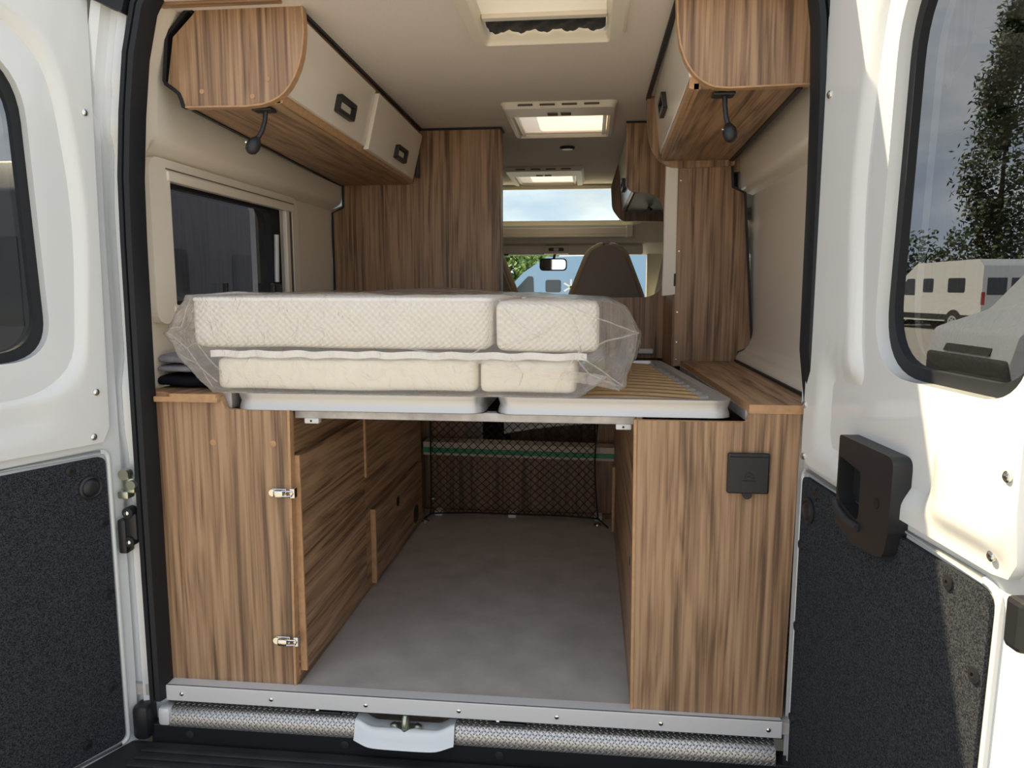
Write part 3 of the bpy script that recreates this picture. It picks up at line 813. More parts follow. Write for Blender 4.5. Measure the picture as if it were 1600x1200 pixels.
    part('grommet', MB().lathe([(0.029, 0), (0.029, 0.005), (0.024, 0.008), (0.021, 0.005), (0.018, 0.008), (0.012, 0.011), (0.004, 0.012)], f(u, z, -0.006), n_ax, 24), 'black', d, 40, **K)
    return d, f, wy

def relief_left(u, z, dist, v):
    w = -0.050 + 0.010 * sm(0.004, 0.012, dist) + 0.012 * sm(0.035, 0.05, dist) + 0.028 * sm(0.05, 0.105, dist)
    if z < 0.86: w -= 0.012 * (1 - sm(0.70, 0.86, z)) * 0 + 0.010 * sm(0.10, 0.22, u) * sm(0.68, 0.74, z) * (1 - sm(0.80, 0.86, z))
    return w
d1, fL, wL = door('door_1', 'white left rear door, open, seen from inside', (-0.86, -0.02, 0), 24.4, -1, dict(
    body=(-0.012, 0.80, -0.175, 1.80), glass=(0.128, 0.66, 0.872, 1.56), glass_r=(0.10, 0.12, 0.12, 0.16), slant=0.02, top_lean=-0.022,
    liner=(0.018, 0.775, 0.662, 1.775), relief=relief_left, felt=(0.030, 0.74, -0.128, 0.626),
    rivets=[(0.022, 1.445), (0.044, 0.788), (0.058, 0.680), (0.40, 0.685)], washers=[(0.116, 0.607), (0.047, 0.461), (0.050, 0.273), (0.055, 0.031), (0.128, -0.090), (0.40, 0.60), (0.66, 0.30)],
    knob=(0.072, 0.556)))

def relief_right(u, z, dist, v):
    w = -0.050 + 0.010 * sm(0.004, 0.012, dist) + 0.014 * sm(0.032, 0.05, dist) + 0.026 * sm(0.05, 0.105, dist)
    # scooped field below the window, fading towards the outer bulge
    s_ = sm(0.03, 0.10, u) * (1 - sm(0.43, 0.52, u)) * sm(0.665, 0.72, z) * (1 - sm(0.83, 0.89, z))
    w -= 0.022 * s_
    w -= 0.040 * sm(0.185, 0.198, u) * (1 - sm(0.30, 0.345, u)) * sm(0.55, 0.60, z) * (1 - sm(0.71, 0.735, z))   # pocket behind the grab handle
    w += 0.014 * sm(0.43, 0.53, u) * sm(0.66, 0.70, z) * (1 - sm(0.86, 0.95, z))
    return w
d2, fR, wR = door('door_2', 'white right rear door, open, partly in sunlight', (0.80, -0.03, 0), 6.5, 1, dict(
    body=(-0.066, 0.745, -0.175, 1.80), glass=(0.232, 0.655, 0.880, 1.60), glass_r=(0.13, 0.10, 0.12, 0.17), slant=0.03, top_lean=0.03,
    liner=(-0.032, 0.695, 0.645, 1.775), liner_r=0.05, relief=relief_right, felt=(-0.030, 0.632, -0.125, 0.612),
    rivets=[(0.021, 1.438), (-0.024, 0.777), (-0.016, 0.660), (0.673, 0.793), (0.640, 0.672)],
    washers=[(0.045, 0.588), (0.535, 0.590), (0.612, 0.481), (-0.018, 0.45), (-0.020, 0.25), (-0.020, 0.02), (0.60, 0.10)],
    washer_mat='black', knob=(0.018, 0.543)))
# grab handle of the right door
hp = MB()
hout = rpoly([(0.193, 0.578, 0.008), (0.268, 0.556, 0.02), (0.382, 0.568, 0.03), (0.395, 0.62, 0.01), (0.398, 0.752, 0.02), (0.195, 0.754, 0.008)], 5)
hrec = rpoly([(0.200, 0.625, 0.03), (0.288, 0.604, 0.015), (0.288, 0.700, 0.008), (0.200, 0.712, 0.008)], 5)
hp.plate(hout, [hrec], 0.018, -0.030, fR)
hp.plate(hrec, [], -0.012, -0.030, fR)
h = part('grab_handle', hp, 'black', d2, keep=False)
part('handle_lip', MB().tube([fR(0.196, 0.618, 0.019), fR(0.213, 0.606, 0.022), fR(0.253, 0.596, 0.022), fR(0.290, 0.595, 0.019)], 0.008, 8), 'step', h, 50, keep=False)
part('screw_recess', MB().lathe([(0.010, 0), (0.010, 0.001), (0.006, 0.0012)], fR(0.350, 0.660, 0.018), (0, wR, 0), 14), 'rubber', h, keep=False)
part('edge_latch', MB().box(0.7, 0.735, min(0, wR * 0.004) - 0.02, max(0, wR * 0.004) + 0.006, 0.575, 0.645, 0.008), 'black', d2, keep=False)

# ================================================================== SIDE WINDOW (camper window, left)
w1 = struct('window_1', (-0.82, 0.56, 1.16), 'cream framed dark acrylic camper window in the left wall')
mb = MB()
mb.plate(rpoly([(0.085, 0.945, 0.045), (1.035, 0.945, 0.045), (1.035, 1.372, 0.045), (0.085, 1.372, 0.045)], 6),
         [rrect(0.178, 0.985, 0.992, 1.320, 0.008)], -0.797, -0.824, fX)
part('window_frame', mb, 'cream_gloss', w1)
mb = MB(); mb.box(-0.801, -0.792, 0.165, 0.99, 1.318, 1.343, 0.003).box(-0.801, -0.793, 0.165, 0.99, 0.970, 0.990, 0.003)
part('blind_cassette', mb, 'cream', w1)
part('cassette_slot', MB().box(-0.7975, -0.796, 0.16, 1.0, 1.3465, 1.3495), 'grille_dark', w1)
part('blind_rail', MB().box(-0.818, -0.800, 0.935, 0.965, 0.99, 1.32, 0.004), 'cream_gloss', w1)
part('rail_seal', MB().box(-0.816, -0.801, 0.966, 0.985, 0.99, 1.32, 0.002), 'grille_dark', w1)
mb = MB(); mb.plate(rrect(0.150, 0.965, 0.972, 1.345, 0.05), [rrect(0.180, 0.885, 1.003, 1.312, 0.05)], -0.838, -0.86, fX)
part('window_gasket', mb, 'rubber', w1)
part('window_pane', MB().plate(rrect(0.150, 0.965, 0.972, 1.345, 0.05), [], -0.862, -0.868, fX), 'glass_side', w1)
st = part('window_stay', MB().cyl((-0.832, 0.902, 1.06), (-0.828, 0.905, 1.23), 0.009, n=12), 'alu', w1, 40)
part('stay_bracket', MB().box(-0.842, -0.822, 0.86, 0.93, 1.0, 1.055, 0.008), 'black', w1)
part('window_catch', MB().box(-0.85, -0.835, 0.53, 0.545, 0.99, 1.055, 0.003), 'black', w1)

# ================================================================== OVERHEAD CABINETS
def handle_ring(mb, f, cy, cz, L, H, c):
    mb.plate(rrect(cy - L / 2, cy + L / 2, cz - H / 2, cz + H / 2, 0.008, 3), [rrect(cy - L / 2 + 0.014, cy + L / 2 - 0.014, cz - H / 2 + 0.011, cz + H / 2 - 0.011, 0.004, 3)], c, c + 0.016, f)
    return mb

oc = thing('overhead_cabinet', (-0.6, 0.8, 1.5), 'long walnut overhead cabinet above the side window with two cream doors', 'cabinet')
endp = [(-0.695, 1.484), (-0.537, 1.4825), (-0.496, 1.486), (-0.474, 1.492), (-0.454, 1.501), (-0.439, 1.512), (-0.426, 1.526), (-0.412, 1.547), (-0.401, 1.570), (-0.393, 1.595), (-0.388, 1.621), (-0.385, 1.650), (-0.385, 1.680), (-0.387, 1.712), (-0.655, 1.712), (-0.664, 1.700), (-0.718, 1.650), (-0.728, 1.595), (-0.738, 1.540), (-0.735, 1.531), (-0.718, 1.522), (-0.706, 1.516), (-0.701, 1.506)]
part('end_panel', MB().plate(endp, [], 0.095, 0.113, fY), ['wood_dark' if False else 'wood_z'], oc)
mb = MB(); band([(-0.660, 1.715), (-0.678, 1.711), (-0.733, 1.655), (-0.746, 1.548), (-0.742, 1.540), (-0.722, 1.526), (-0.710, 1.516), (-0.704, 1.500), (-0.700, 1.484)], 0.009, 0.092, 0.115, fY, mb)
part('edge_seal', mb, 'edge_black', oc)
mb = MB(); band(endp[:14], 0.004, 0.092, 0.116, fY, mb)
part('edge_band', mb, 'wood_edge', oc)
lean = lambda z: -0.452 + (z - 1.495) * 0.24
mb = MB()
mb.hexa([(-0.70, 0.113, 1.490), (-0.458, 0.113, 1.490), (-0.462, 1.465, 1.478), (-0.775, 1.465, 1.478), (-0.70, 0.113, 1.504), (-0.458, 0.113, 1.504), (-0.462, 1.465, 1.492), (-0.775, 1.465, 1.492)])
part('bottom_panel', mb, 'wood_y', oc)
mb = MB(); mb.hexa([(-0.706, 0.115, 1.486), (-0.696, 0.115, 1.486), (-0.768, 1.46, 1.474), (-0.778, 1.46, 1.474), (-0.706, 0.115, 1.506), (-0.696, 0.115, 1.506), (-0.768, 1.46, 1.494), (-0.778, 1.46, 1.494)])
part('wall_seal', mb, 'edge_black', oc)
mb = MB(); mb.hexa([(-0.470, 0.113, 1.492), (-0.452, 0.113, 1.492), (-0.456, 1.465, 1.480), (-0.474, 1.465, 1.480), (-0.470, 0.113, 1.515), (-0.448, 0.113, 1.515), (-0.452, 1.465, 1.503), (-0.474, 1.465, 1.503)])
part('front_rail', mb, 'wood_edge', oc)
mb = MB(); mb.hexa([(-0.44, 0.113, 1.680), (-0.405, 0.113, 1.680), (-0.425, 1.465, 1.664), (-0.46, 1.465, 1.664), (-0.44, 0.113, 1.709), (-0.400, 0.113, 1.709), (-0.420, 1.465, 1.709), (-0.455, 1.465, 1.709)])
part('top_rail', mb, 'wood_y', oc)
mb = MB(); mb.hexa([(-0.405, 0.113, 1.701), (-0.393, 0.113, 1.701), (-0.411, 1.465, 1.701), (-0.423, 1.465, 1.701), (-0.405, 0.113, 1.7095), (-0.393, 0.113, 1.7095), (-0.411, 1.465, 1.7095), (-0.423, 1.465, 1.7095)])
part('ceiling_seal', mb, 'edge_black', oc)
def odoor(y0, y1, sh, z0, z1, hy, hz, parent, t=0.018):
    mb = MB()
    xa = lambda z, y: lean(z) + sh - 0.012 * (y / 1.4)
    mb.hexa([(xa(z0, y0), y0, z0), (xa(z0, y1), y1, z0 - 0.006), (xa(z0, y1) - t, y1, z0 - 0.006), (xa(z0, y0) - t, y0, z0),
             (xa(z1, y0), y0, z1), (xa(z1, y1), y1, z1 - 0.008), (xa(z1, y1) - t, y1, z1 - 0.008), (xa(z1, y0) - t, y0, z1)], bev=0.002)
    dd = part('cabinet_door', mb, 'door_cream', parent)
    f = lambda a, b, c: (lean(b) + sh - 0.012 * (a / 1.4) + c - 0.001, a, b)
    part('door_handle', handle_ring(MB(), f, hy, hz, 0.15, 0.048, 0.0), 'black', dd)
odoor(0.115, 0.752, 0.012, 1.512, 1.690, 0.50, 1.568, oc)
odoor(0.756, 1.405, 0.026, 1.497, 1.675, 1.13, 1.545, oc)
part('latch_block', MB().box(-0.43, -0.415, 1.41, 1.43, 1.50, 1.62, 0.003), 'black', oc)
mb = MB()
for x, z in ((-0.520, 1.505), (-0.480, 1.545), (-0.650, 1.520)): part('screw_cap', MB().lathe([(0.006, 0), (0.006, 0.0015)], (x, 0.095, z), (0, -1, 0), 12), 'wood_edge', oc)

rc = thing('overhead_cabinet', (0.7, 0.6, 1.5), 'walnut overhead cabinet by the windowless wall with one cream door', 'cabinet')
curve_r = [(0.499, 1.712), (0.499, 1.689), (0.502, 1.634), (0.509, 1.592), (0.520, 1.561), (0.528, 1.546), (0.538, 1.532), (0.549, 1.520), (0.562, 1.510), (0.576, 1.502), (0.591, 1.497), (0.623, 1.494), (0.708, 1.496), (0.804, 1.498)]
endr = curve_r + [(0.812, 1.506), (0.812, 1.712)]
part('end_panel', MB().plate(endr, [], 0.095, 0.113, fY), 'wood_z', rc)
mb = MB(); band(curve_r, 0.004, 0.092, 0.116, fY, mb)
part('edge_band', mb, 'wood_edge', rc)
part('bottom_panel', MB().hexa([(0.545, 0.113, 1.497), (0.785, 0.113, 1.497), (0.800, 1.03, 1.486), (0.566, 1.03, 1.486), (0.545, 0.113, 1.510), (0.785, 0.113, 1.510), (0.800, 1.03, 1.499), (0.566, 1.03, 1.499)]), 'wood_y', rc)
part('front_rail', MB().hexa([(0.534, 0.113, 1.500), (0.556, 0.113, 1.495), (0.574, 1.03, 1.486), (0.556, 1.03, 1.490), (0.534, 0.113, 1.525), (0.556, 0.113, 1.525), (0.576, 1.03, 1.512), (0.556, 1.03, 1.512)]), 'wood_edge', rc)
part('wall_seal', MB().hexa([(0.778, 0.113, 1.492), (0.790, 0.113, 1.492), (0.806, 1.03, 1.481), (0.794, 1.03, 1.481), (0.778, 0.113, 1.512), (0.790, 0.113, 1.512), (0.806, 1.03, 1.501), (0.794, 1.03, 1.501)]), 'edge_black', rc)
endr2 = [(x + (0.002 if x < 0.7 else 0.0), z - 0.033 * min(1, (1.712 - z) / 0.1)) for x, z in endr]
part('end_panel', MB().plate(endr2, [], 1.03, 1.05, fY), 'wood_z', rc)
mb = MB(); mb.hexa([(0.534, 0.116, 1.522), (0.550, 0.116, 1.522), (0.566, 1.028, 1.510), (0.550, 1.028, 1.510), (0.508, 0.116, 1.702), (0.524, 0.116, 1.702), (0.541, 1.028, 1.702), (0.525, 1.028, 1.702)], bev=0.003)
dd = part('cabinet_door', mb, 'door_cream', rc)
fr_ = lambda a, b, c: (0.5365 - (b - 1.51) * 0.14 + 0.0175 * (a - 0.116) - c, a, b)
part('door_handle', handle_ring(MB(), fr_, 0.70, 1.60, 0.15, 0.048, 0.0), 'black', dd)
part('ceiling_seal', MB().box(0.498, 0.512, 0.113, 1.05, 1.700, 1.7095), 'edge_black', rc)
part('pillar_seal', MB().box(0.808, 0.818, 0.090, 0.118, 1.492, 1.53, 0.003), 'edge_black', rc)

def lamp(loc, lab, bend):
    t = thing('reading_lamp', loc, lab, 'lamp', 'gooseneck reading lamps under the overhead cabinets')
    x, y, z = loc
    part('lamp_base', MB().box(x - 0.03, x + 0.022, y - 0.02, y + 0.02, z - 0.008, z, 0.003), 'black', t)
    pts = [(x, y, z - 0.006), (x + bend * 0.1, y, z - 0.030), (x + bend * 0.35, y - 0.002, z - 0.055), (x + bend * 0.8, y - 0.004, z - 0.075)]
    part('flexible_neck', MB().tube(pts, [0.0065, 0.0058, 0.0058, 0.0065], 10), 'black', t, 50)
    mb = MB(); ax = Vector((bend * 0.45, -0.01, -0.03)).normalized(); o_ = Vector(pts[-1])
    mb.lathe([(0.005, -0.008), (0.010, 0.0), (0.0165, 0.012), (0.0175, 0.024), (0.014, 0.036), (0.006, 0.042)], o_, ax, 18)
    hd = part('lamp_head', mb, 'black', t, 50)
    part('lamp_switch', MB().lathe([(0.003, 0), (0.003, 0.004)], o_ + ax * 0.018 + Vector((-0.016, -0.004, 0.006)), (-1, -0.3, 0.3), 8), 'chrome', hd)
lamp((-0.513, 0.150, 1.489), 'black gooseneck reading lamp under the long cabinet above the side window', -0.03)
lamp((0.622, 0.150, 1.496), 'black gooseneck reading lamp under the cabinet by the windowless wall', 0.012)

# ================================================================== TALL UNITS, DIVIDER
wd = thing('wardrobe', (-0.4, 1.8, 0), 'tall walnut wardrobe standing behind the mattress beside the side window', 'wardrobe')
wo_ = [(-0.82, 0.745), (-0.078, 0.745), (-0.078, 1.703), (-0.70, 1.703), (-0.76, 1.64), (-0.772, 1.50), (-0.772, 1.392), (-0.822, 1.376)]
part('rear_panel', MB().plate(wo_, [], 1.47, 1.488, fY), 'wood_z', wd)
mb = MB(); mb.box(-0.094, -0.076, 1.4705, 1.57, 0.745, 1.703, 0.006)
part('side_panel', mb, 'wood_z', wd)
part('carcass', MB().box(-0.76, -0.094, 1.488, 1.57, 0.745, 1.70).box(-0.76, -0.25, 1.57, 2.10, 0.745, 1.70).box(-0.76, -0.25, 1.62, 2.10, 0.0, 0.745), 'wood_dark', wd)
mb = MB(); band([(-0.815, 0.80), (-0.815, 1.362), (-0.766, 1.385), (-0.764, 1.50)], 0.008, 1.464, 1.49, fY, mb); mb.box(-0.70, -0.070, 1.464, 1.476, 1.700, 1.7085).box(-0.082, -0.070, 1.470, 1.57, 1.700, 1.7085)
part('edge_seal', mb, 'edge_black', wd)

tl = thing('tall_cabinet', (0.72, 1.2, 0.75), 'narrow walnut cabinet panel between the side lining and the kitchen divider', 'cabinet')
to = [(0.617, 0.752), (0.847, 0.752), (0.846, 0.803), (0.897, 0.824), (0.848, 1.372), (0.806, 1.392), (0.799, 1.475), (0.614, 1.475)]
part('rear_panel', MB().plate(to, [], 1.04, 1.058, fY), 'wood_z', tl)
part('side_panel', MB().box(0.613, 0.628, 1.058, 1.42, 0.74, 1.70), 'wood_z', tl)
part('upper_panel', MB().box(0.60, 0.86, 1.058, 1.075, 1.45, 1.705), 'wood_z', tl)
mb = MB(); band([(0.851, 0.750), (0.850, 0.806), (0.898, 0.826), (0.852, 1.374), (0.810, 1.394), (0.803, 1.475)], 0.008, 1.034, 1.06, fY, mb)
part('edge_seal', mb, 'edge_black', tl)
mb = MB()
for z in (0.84, 0.95, 1.17, 1.42, 0.775): part('screw', MB().lathe([(0.0035, 0), (0.0035, 0.0015), (0.002, 0.002)], (0.628, 1.04, z), (0, -1, 0), 10), 'chrome', tl)
cs = thing('folding_door', (0.596, 1.06, 1.0), 'narrow cream door leaf hanging in front of the kitchen divider', 'door')
part('door_leaf', MB().hexa([(0.572, 1.045, 1.008), (0.619, 1.038, 1.014), (0.619, 1.055, 1.014), (0.572, 1.062, 1.008), (0.574, 1.045, 1.474), (0.617, 1.038, 1.474), (0.617, 1.055, 1.474), (0.574, 1.062, 1.474)], bev=0.003), 'cream', cs)
part('door_latch', MB().box(0.612, 0.618, 1.032, 1.040, 1.045, 1.09, 0.001), 'black', cs)

dv = thing('kitchen_divider', (0.5, 1.43, 0), 'walnut divider with a large curved cut-out behind the slatted bed', 'panel')
do = [(0.245, 0.745), (0.640, 0.745), (0.640, 1.706), (0.448, 1.706)] + rpoly([(0.448, 1.706, 0), (0.450, 1.430, 0.05), (0.604, 1.418, 0.10), (0.612, 1.000, 0.09), (0.245, 0.995, 0.05), (0.245, 0.9, 0)], 10)[1:]
part('divider_panel', MB().plate(do, [], 1.42, 1.438, fY, 0, 1), ['wood_z', 'wood_edge'], dv)
part('ceiling_seal', MB().box(0.446, 0.64, 1.415, 1.42, 1.701, 1.7085), 'edge_black', dv)
part('rail_bracket', MB().box(0.50, 0.575, 1.395, 1.42, 0.765, 0.785, 0.003), 'alu', dv)

kc = thing('overhead_cabinet', (0.65, 1.9, 1.4), 'kitchen overhead cabinet seen through the divider cut-out, cream door, walnut end', 'cabinet')
part('cabinet_box', MB().hexa([(0.50, 1.44, 1.455), (0.89, 1.44, 1.455), (0.89, 2.38, 1.44), (0.50, 2.38, 1.44), (0.475, 1.44, 1.70), (0.89, 1.44, 1.70), (0.89, 2.38, 1.70), (0.475, 2.38, 1.70)]), 'grey_panel', kc)
eo = rpoly([(0.470, 1.395, 0.06), (0.89, 1.390, 0), (0.89, 1.705, 0), (0.450, 1.705, 0), (0.412, 1.58, 0.12), (0.420, 1.46, 0.08)], 6)
part('end_panel', MB().plate(eo, [], 2.38, 2.40, fY), 'wood_dark', kc)
dd = part('cabinet_door', MB().hexa([(0.484, 1.46, 1.455), (0.497, 1.46, 1.455), (0.490, 2.375, 1.448), (0.472, 2.375, 1.448), (0.460, 1.46, 1.698), (0.474, 1.46, 1.698), (0.470, 2.375, 1.698), (0.450, 2.375, 1.698)], bev=0.002), 'door_cream', kc)
part('door_handle', handle_ring(MB(), lambda a, b, c: (0.476 - (b - 1.45) * 0.09 - c, a, b), 1.98, 1.53, 0.16, 0.05, 0.0), 'black', dd)
sp = part('spot_lamp', MB().cyl((0.60, 2.15, 1.445), (0.60, 2.15, 1.425), 0.008, n=10).cyl((0.605, 2.12, 1.424), (0.585, 2.05, 1.412), 0.014, n=12), 'black', kc, 40)
kb = thing('kitchen_block', (0.6, 1.9, 0), 'low walnut kitchen block behind the divider', 'cabinet')
part('cabinet_box', MB().box(0.35, 0.90, 1.62, 2.40, 0.0, 0.86), 'wood_dark', kb)
part('worktop', MB().box(0.33, 0.90, 1.60, 2.42, 0.86, 0.885, 0.003), 'grey_panel', kb)

# ================================================================== LOWER STORAGE CABINETS
lc = thing('storage_cabinet', (-0.62, 0.7, 0), 'low walnut storage cabinet with two toggle latches under the folded cloth', 'cabinet')
lo = rpoly([(-0.786, 0.006, 0), (-0.440, 0.006, 0), (-0.429, 0.7355, 0), (-0.598, 0.7355, 0.008), (-0.609, 0.768, 0.0), (-0.786, 0.768, 0)], 5)
part('front_panel', MB().plate(lo, [], 0.030, 0.048, fY, 0, 1), ['wood_z', 'wood_edge'], lc)
part('edge_band', MB().hexa([(-0.446, 0.026, 0.006), (-0.440, 0.026, 0.006), (-0.440, 0.05, 0.006), (-0.446, 0.05, 0.006), (-0.435, 0.026, 0.736), (-0.429, 0.026, 0.736), (-0.429, 0.05, 0.736), (-0.435, 0.05, 0.736)]), 'wood_edge', lc)
part('side_panel', MB().box(-0.452, -0.436, 0.048, 1.46, 0.0, 0.735), 'wood_y', lc)
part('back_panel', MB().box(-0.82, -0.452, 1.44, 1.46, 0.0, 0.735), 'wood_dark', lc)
# long access door and its exposed near edge
dr = part('access_door', MB().box(-0.436, -0.424, 0.060, 0.598, 0.035, 0.616, 0.001), 'wood_y', lc)
part('door_edge', MB().box(-0.437, -0.419, 0.052, 0.060, 0.035, 0.616, 0.001), 'wood_edge', dr)
dr = part('access_door', MB().box(-0.436, -0.428, 0.60, 1.42, 0.290, 0.735, 0.001), 'wood_y', lc)
part('door_edge', MB().box(-0.436, -0.418, 0.598, 0.612, 0.415, 0.735, 0.001), 'wood_edge', dr)
dr = part('access_door', MB().box(-0.436, -0.420, 0.700, 1.40, 0.015, 0.278, 0.001), 'wood_y', lc)
part('door_edge', MB().box(-0.436, -0.4185, 0.688, 0.700, 0.012, 0.278, 0.001), 'wood_edge', dr)
mb = MB(); mb.cyl((-0.419, 0.99, 0.219), (-0.4185, 0.99, 0.219), 0.020, n=18)
part('cable_hole', mb, 'edge_black', lc)
mb = MB(); mb.plate(rrect(1.24, 1.32, 0.04, 0.115, 0.035), [], -0.4198, -0.4185, fX)
part('cable_hole', mb, 'edge_black', lc)
# counter lid with its rounded finger recess
cl_ = rpoly([(-0.786, 0.036, 0.0), (-0.755, 0.038, 0.02), (-0.735, 0.012, 0.02), (-0.612, 0.010, 0.004), (-0.612, 1.02, 0), (-0.82, 1.02, 0), (-0.82, 0.036, 0)], 5)
part('counter_lid', MB().plate(cl_, [], 0.7765, 0.756, fZ, 0, 1), ['wood_y', 'wood_edge'], lc)
part('lid_fascia', MB().box(-0.778, -0.609, 0.012, 0.032, 0.7545, 0.7685, 0.002), 'wood_edge', lc)
mb = MB(); mb.box(-0.612, -0.590, 0.05, 1.02, 0.736, 0.776)
part('counter_riser', mb, 'galv', lc)
for z in (0.526, 0.131):
    s_ = -0.006 if z < 0.3 else 0
    lt = part('toggle_latch', MB().box(-0.484 + s_, -0.445 + s_, 0.024, 0.030, z - 0.010, z + 0.010, 0.002), 'chrome', lc)
    part('latch_lever', MB().box(-0.474 + s_, -0.448 + s_, 0.008, 0.022, z - 0.009, z + 0.009, 0.004).lathe([(0.009, -0.002), (0.009, 0.003)], (-0.480 + s_, 0.022, z), (0, -1, 0), 14), 'chrome', lt, 40)
    part('latch_loop', MB().tube([(-0.452 + s_, 0.012, z - 0.007), (-0.428 + s_, 0.014, z - 0.006), (-0.424 + s_, 0.016, z), (-0.428 + s_, 0.014, z + 0.006), (-0.452 + s_, 0.012, z + 0.007)], 0.0022, 6), 'chrome', lt, 50)
    part('latch_keeper', MB().box(-0.434 + s_, -0.420 + s_, 0.016, 0.034, z - 0.013, z + 0.013, 0.002), 'chrome', lt)
for x in (-0.477, -0.635):
    part('dowel_cap', MB().lathe([(0.0085, 0), (0.0085, 0.0012), (0.006, 0.0018)], (x, 0.030, 0.650), (0, -1, 0), 16), 'wood_edge', lc)

rl = thing('storage_cabinet', (0.62, 0.7, 0), 'low walnut storage cabinet with a black outlet cover beside the load floor', 'cabinet')
ro_ = rpoly([(0.424, 0.006, 0), (0.787, 0.006, 0), (0.797, 0.756, 0), (0.684, 0.756, 0), (0.676, 0.7305, 0.008), (0.418, 0.7305, 0)], 5)
part('front_panel', MB().plate(ro_, [], 0.012, 0.030, fY, 0, 1), ['wood_z', 'wood_edge'], rl)
part('edge_band', MB().hexa([(0.4235, 0.009, 0.006), (0.430, 0.009, 0.006), (0.430, 0.032, 0.006), (0.4235, 0.032, 0.006), (0.4175, 0.009, 0.731), (0.424, 0.009, 0.731), (0.424, 0.032, 0.731), (0.4175, 0.032, 0.731)]), 'wood_edge', rl)
part('side_panel', MB().box(0.424, 0.438, 0.030, 1.54, 0.0, 0.735), 'wood_y', rl)
part('side_batten', MB().box(0.412, 0.424, 1.30, 1.33, 0.02, 0.30, 0.002), 'wood_edge', rl)
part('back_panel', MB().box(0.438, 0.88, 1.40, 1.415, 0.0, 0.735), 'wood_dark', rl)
co = [(0.679, 0.010), (0.800, 0.010), (0.846, 0.05), (0.846, 1.035), (0.645, 1.035)]
part('counter_lid', MB().plate(co, [], 0.7725, 0.752, fZ, 0, 1), ['wood_y', 'wood_edge'], rl)
part('counter_riser', MB().hexa([(0.676, 0.035, 0.732), (0.684, 0.035, 0.732), (0.650, 1.03, 0.732), (0.642, 1.03, 0.732), (0.676, 0.035, 0.755), (0.684, 0.035, 0.755), (0.650, 1.03, 0.755), (0.642, 1.03, 0.755)]), 'galv', rl)
part('wall_seal', MB().box(0.836, 0.847, 0.05, 1.03, 0.7726, 0.780), 'edge_black', rl)
ov = part('outlet_cover', MB().box(0.634, 0.729, -0.001, 0.012, 0.564, 0.660, 0.004).lathe([(0.011, 0), (0.011, 0.010)], (0.681, 0.010, 0.562), (0, -1, 0), 18), 'black', rl)
part('cover_lid', MB().box(0.6375, 0.7255, -0.006, -0.001, 0.567, 0.652, 0.002), 'black', ov)
mb = MB()     # raised mark on the lid: an arched plug over a bar
mb.tube([(0.672, -0.007, 0.602), (0.673, -0.007, 0.611), (0.681, -0.007, 0.617), (0.690, -0.007, 0.612), (0.692, -0.007, 0.602)], 0.0012, 6)
mb.tube([(0.667, -0.007, 0.597), (0.697, -0.007, 0.597)], 0.0012, 6); mb.tube([(0.676, -0.007, 0.604), (0.682, -0.007, 0.608), (0.688, -0.007, 0.603)], 0.001, 6)
part('cover_mark', mb, 'step', ov)
part('cable_hole', MB().cyl((0.4236, 0.16, 0.33), (0.4228, 0.16, 0.33), 0.012, n=14), 'edge_black', rl)

# ================================================================== BED
def bed(name, label, x0, x1, shear):
    t = thing(name, (x0, 0.03, 0.735), label, 'bed frame', 'slatted bed frames side by side')
    y0, y1, r = 0.030, 1.0, 0.055
    sh = lambda x, y: x - shear * (y - y0) * max(0, (x - x0) / (x1 - x0))
    path = [Vector((sh(x, y), y, 0.756)) for x, y in rpoly([(x0, y0, r), (x1, y0, r), (x1, y1, r), (x0, y1, r)], 8)]
    prof = [(-0.001, -0.021), (0.003, -0.021), (0.004, -0.012), (0.008, 0.0), (0.004, 0.012), (0.002, 0.021), (0.014, 0.021), (0.030, 0.021), (0.032, 0.012), (0.030, -0.018), (0.010, -0.021)]
    mb = MB(); mb.sweep(path, prof, (0, 0, 1), True)
    part('frame_rail', mb, 'alu_frame', t, 40)
    n = 13
    for k in range(n):
        y = y0 + 0.075 + k * 0.071
        a, b = sh(x0 + 0.034, y), sh(x1 - 0.034, y)
        mb = MB()
        mb.grid(lambda u, v: (a + (b - a) * u, y - 0.022 + 0.044 * v, 0.762 + 0.010 * math.sin(math.pi * u) + 0.003 * math.sin(math.pi * v)), 12, 4)
        mb.grid(lambda u, v: (a + (b - a) * u, y - 0.022 + 0.044 * v, 0.751 + 0.010 * math.sin(math.pi * u)), 12, 1)
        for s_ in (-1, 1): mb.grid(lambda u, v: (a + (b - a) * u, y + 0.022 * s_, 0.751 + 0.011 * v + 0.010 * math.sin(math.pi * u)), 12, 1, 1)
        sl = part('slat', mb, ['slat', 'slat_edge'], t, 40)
        if x0 > 0: part('slat_cap', MB().box(b - 0.022, b + 0.012, y - 0.018, y + 0.018, 0.750, 0.768, 0.003), 'slat_end', sl)
    return t
bed('bed_frame', 'slatted bed frame lying fully under the wrapped mattresses', -0.581, 0.060, 0.0)
bed('bed_frame', 'slatted bed frame with bare birch slats beside the mattresses', 0.085, 0.654, 0.088)
sr = thing('support_rail', (0, 0.06, 0.71), 'galvanised cross rail carrying both bed frames', 'rail')
part('rail_bar', MB().box(-0.428, 0.424, 0.055, 0.085, 0.712, 0.7345, 0.002), 'galv', sr)
for x in (-0.385, 0.395):
    b_ = part('rail_bracket', MB().box(x - 0.018, x + 0.020, 0.053, 0.075, 0.699, 0.714, 0.003), 'alu', sr)
    part('screw', MB().lathe([(0.003, 0), (0.002, 0.002)], (x, 0.053, 0.706), (0, -1, 0), 8), 'edge_black', b_)

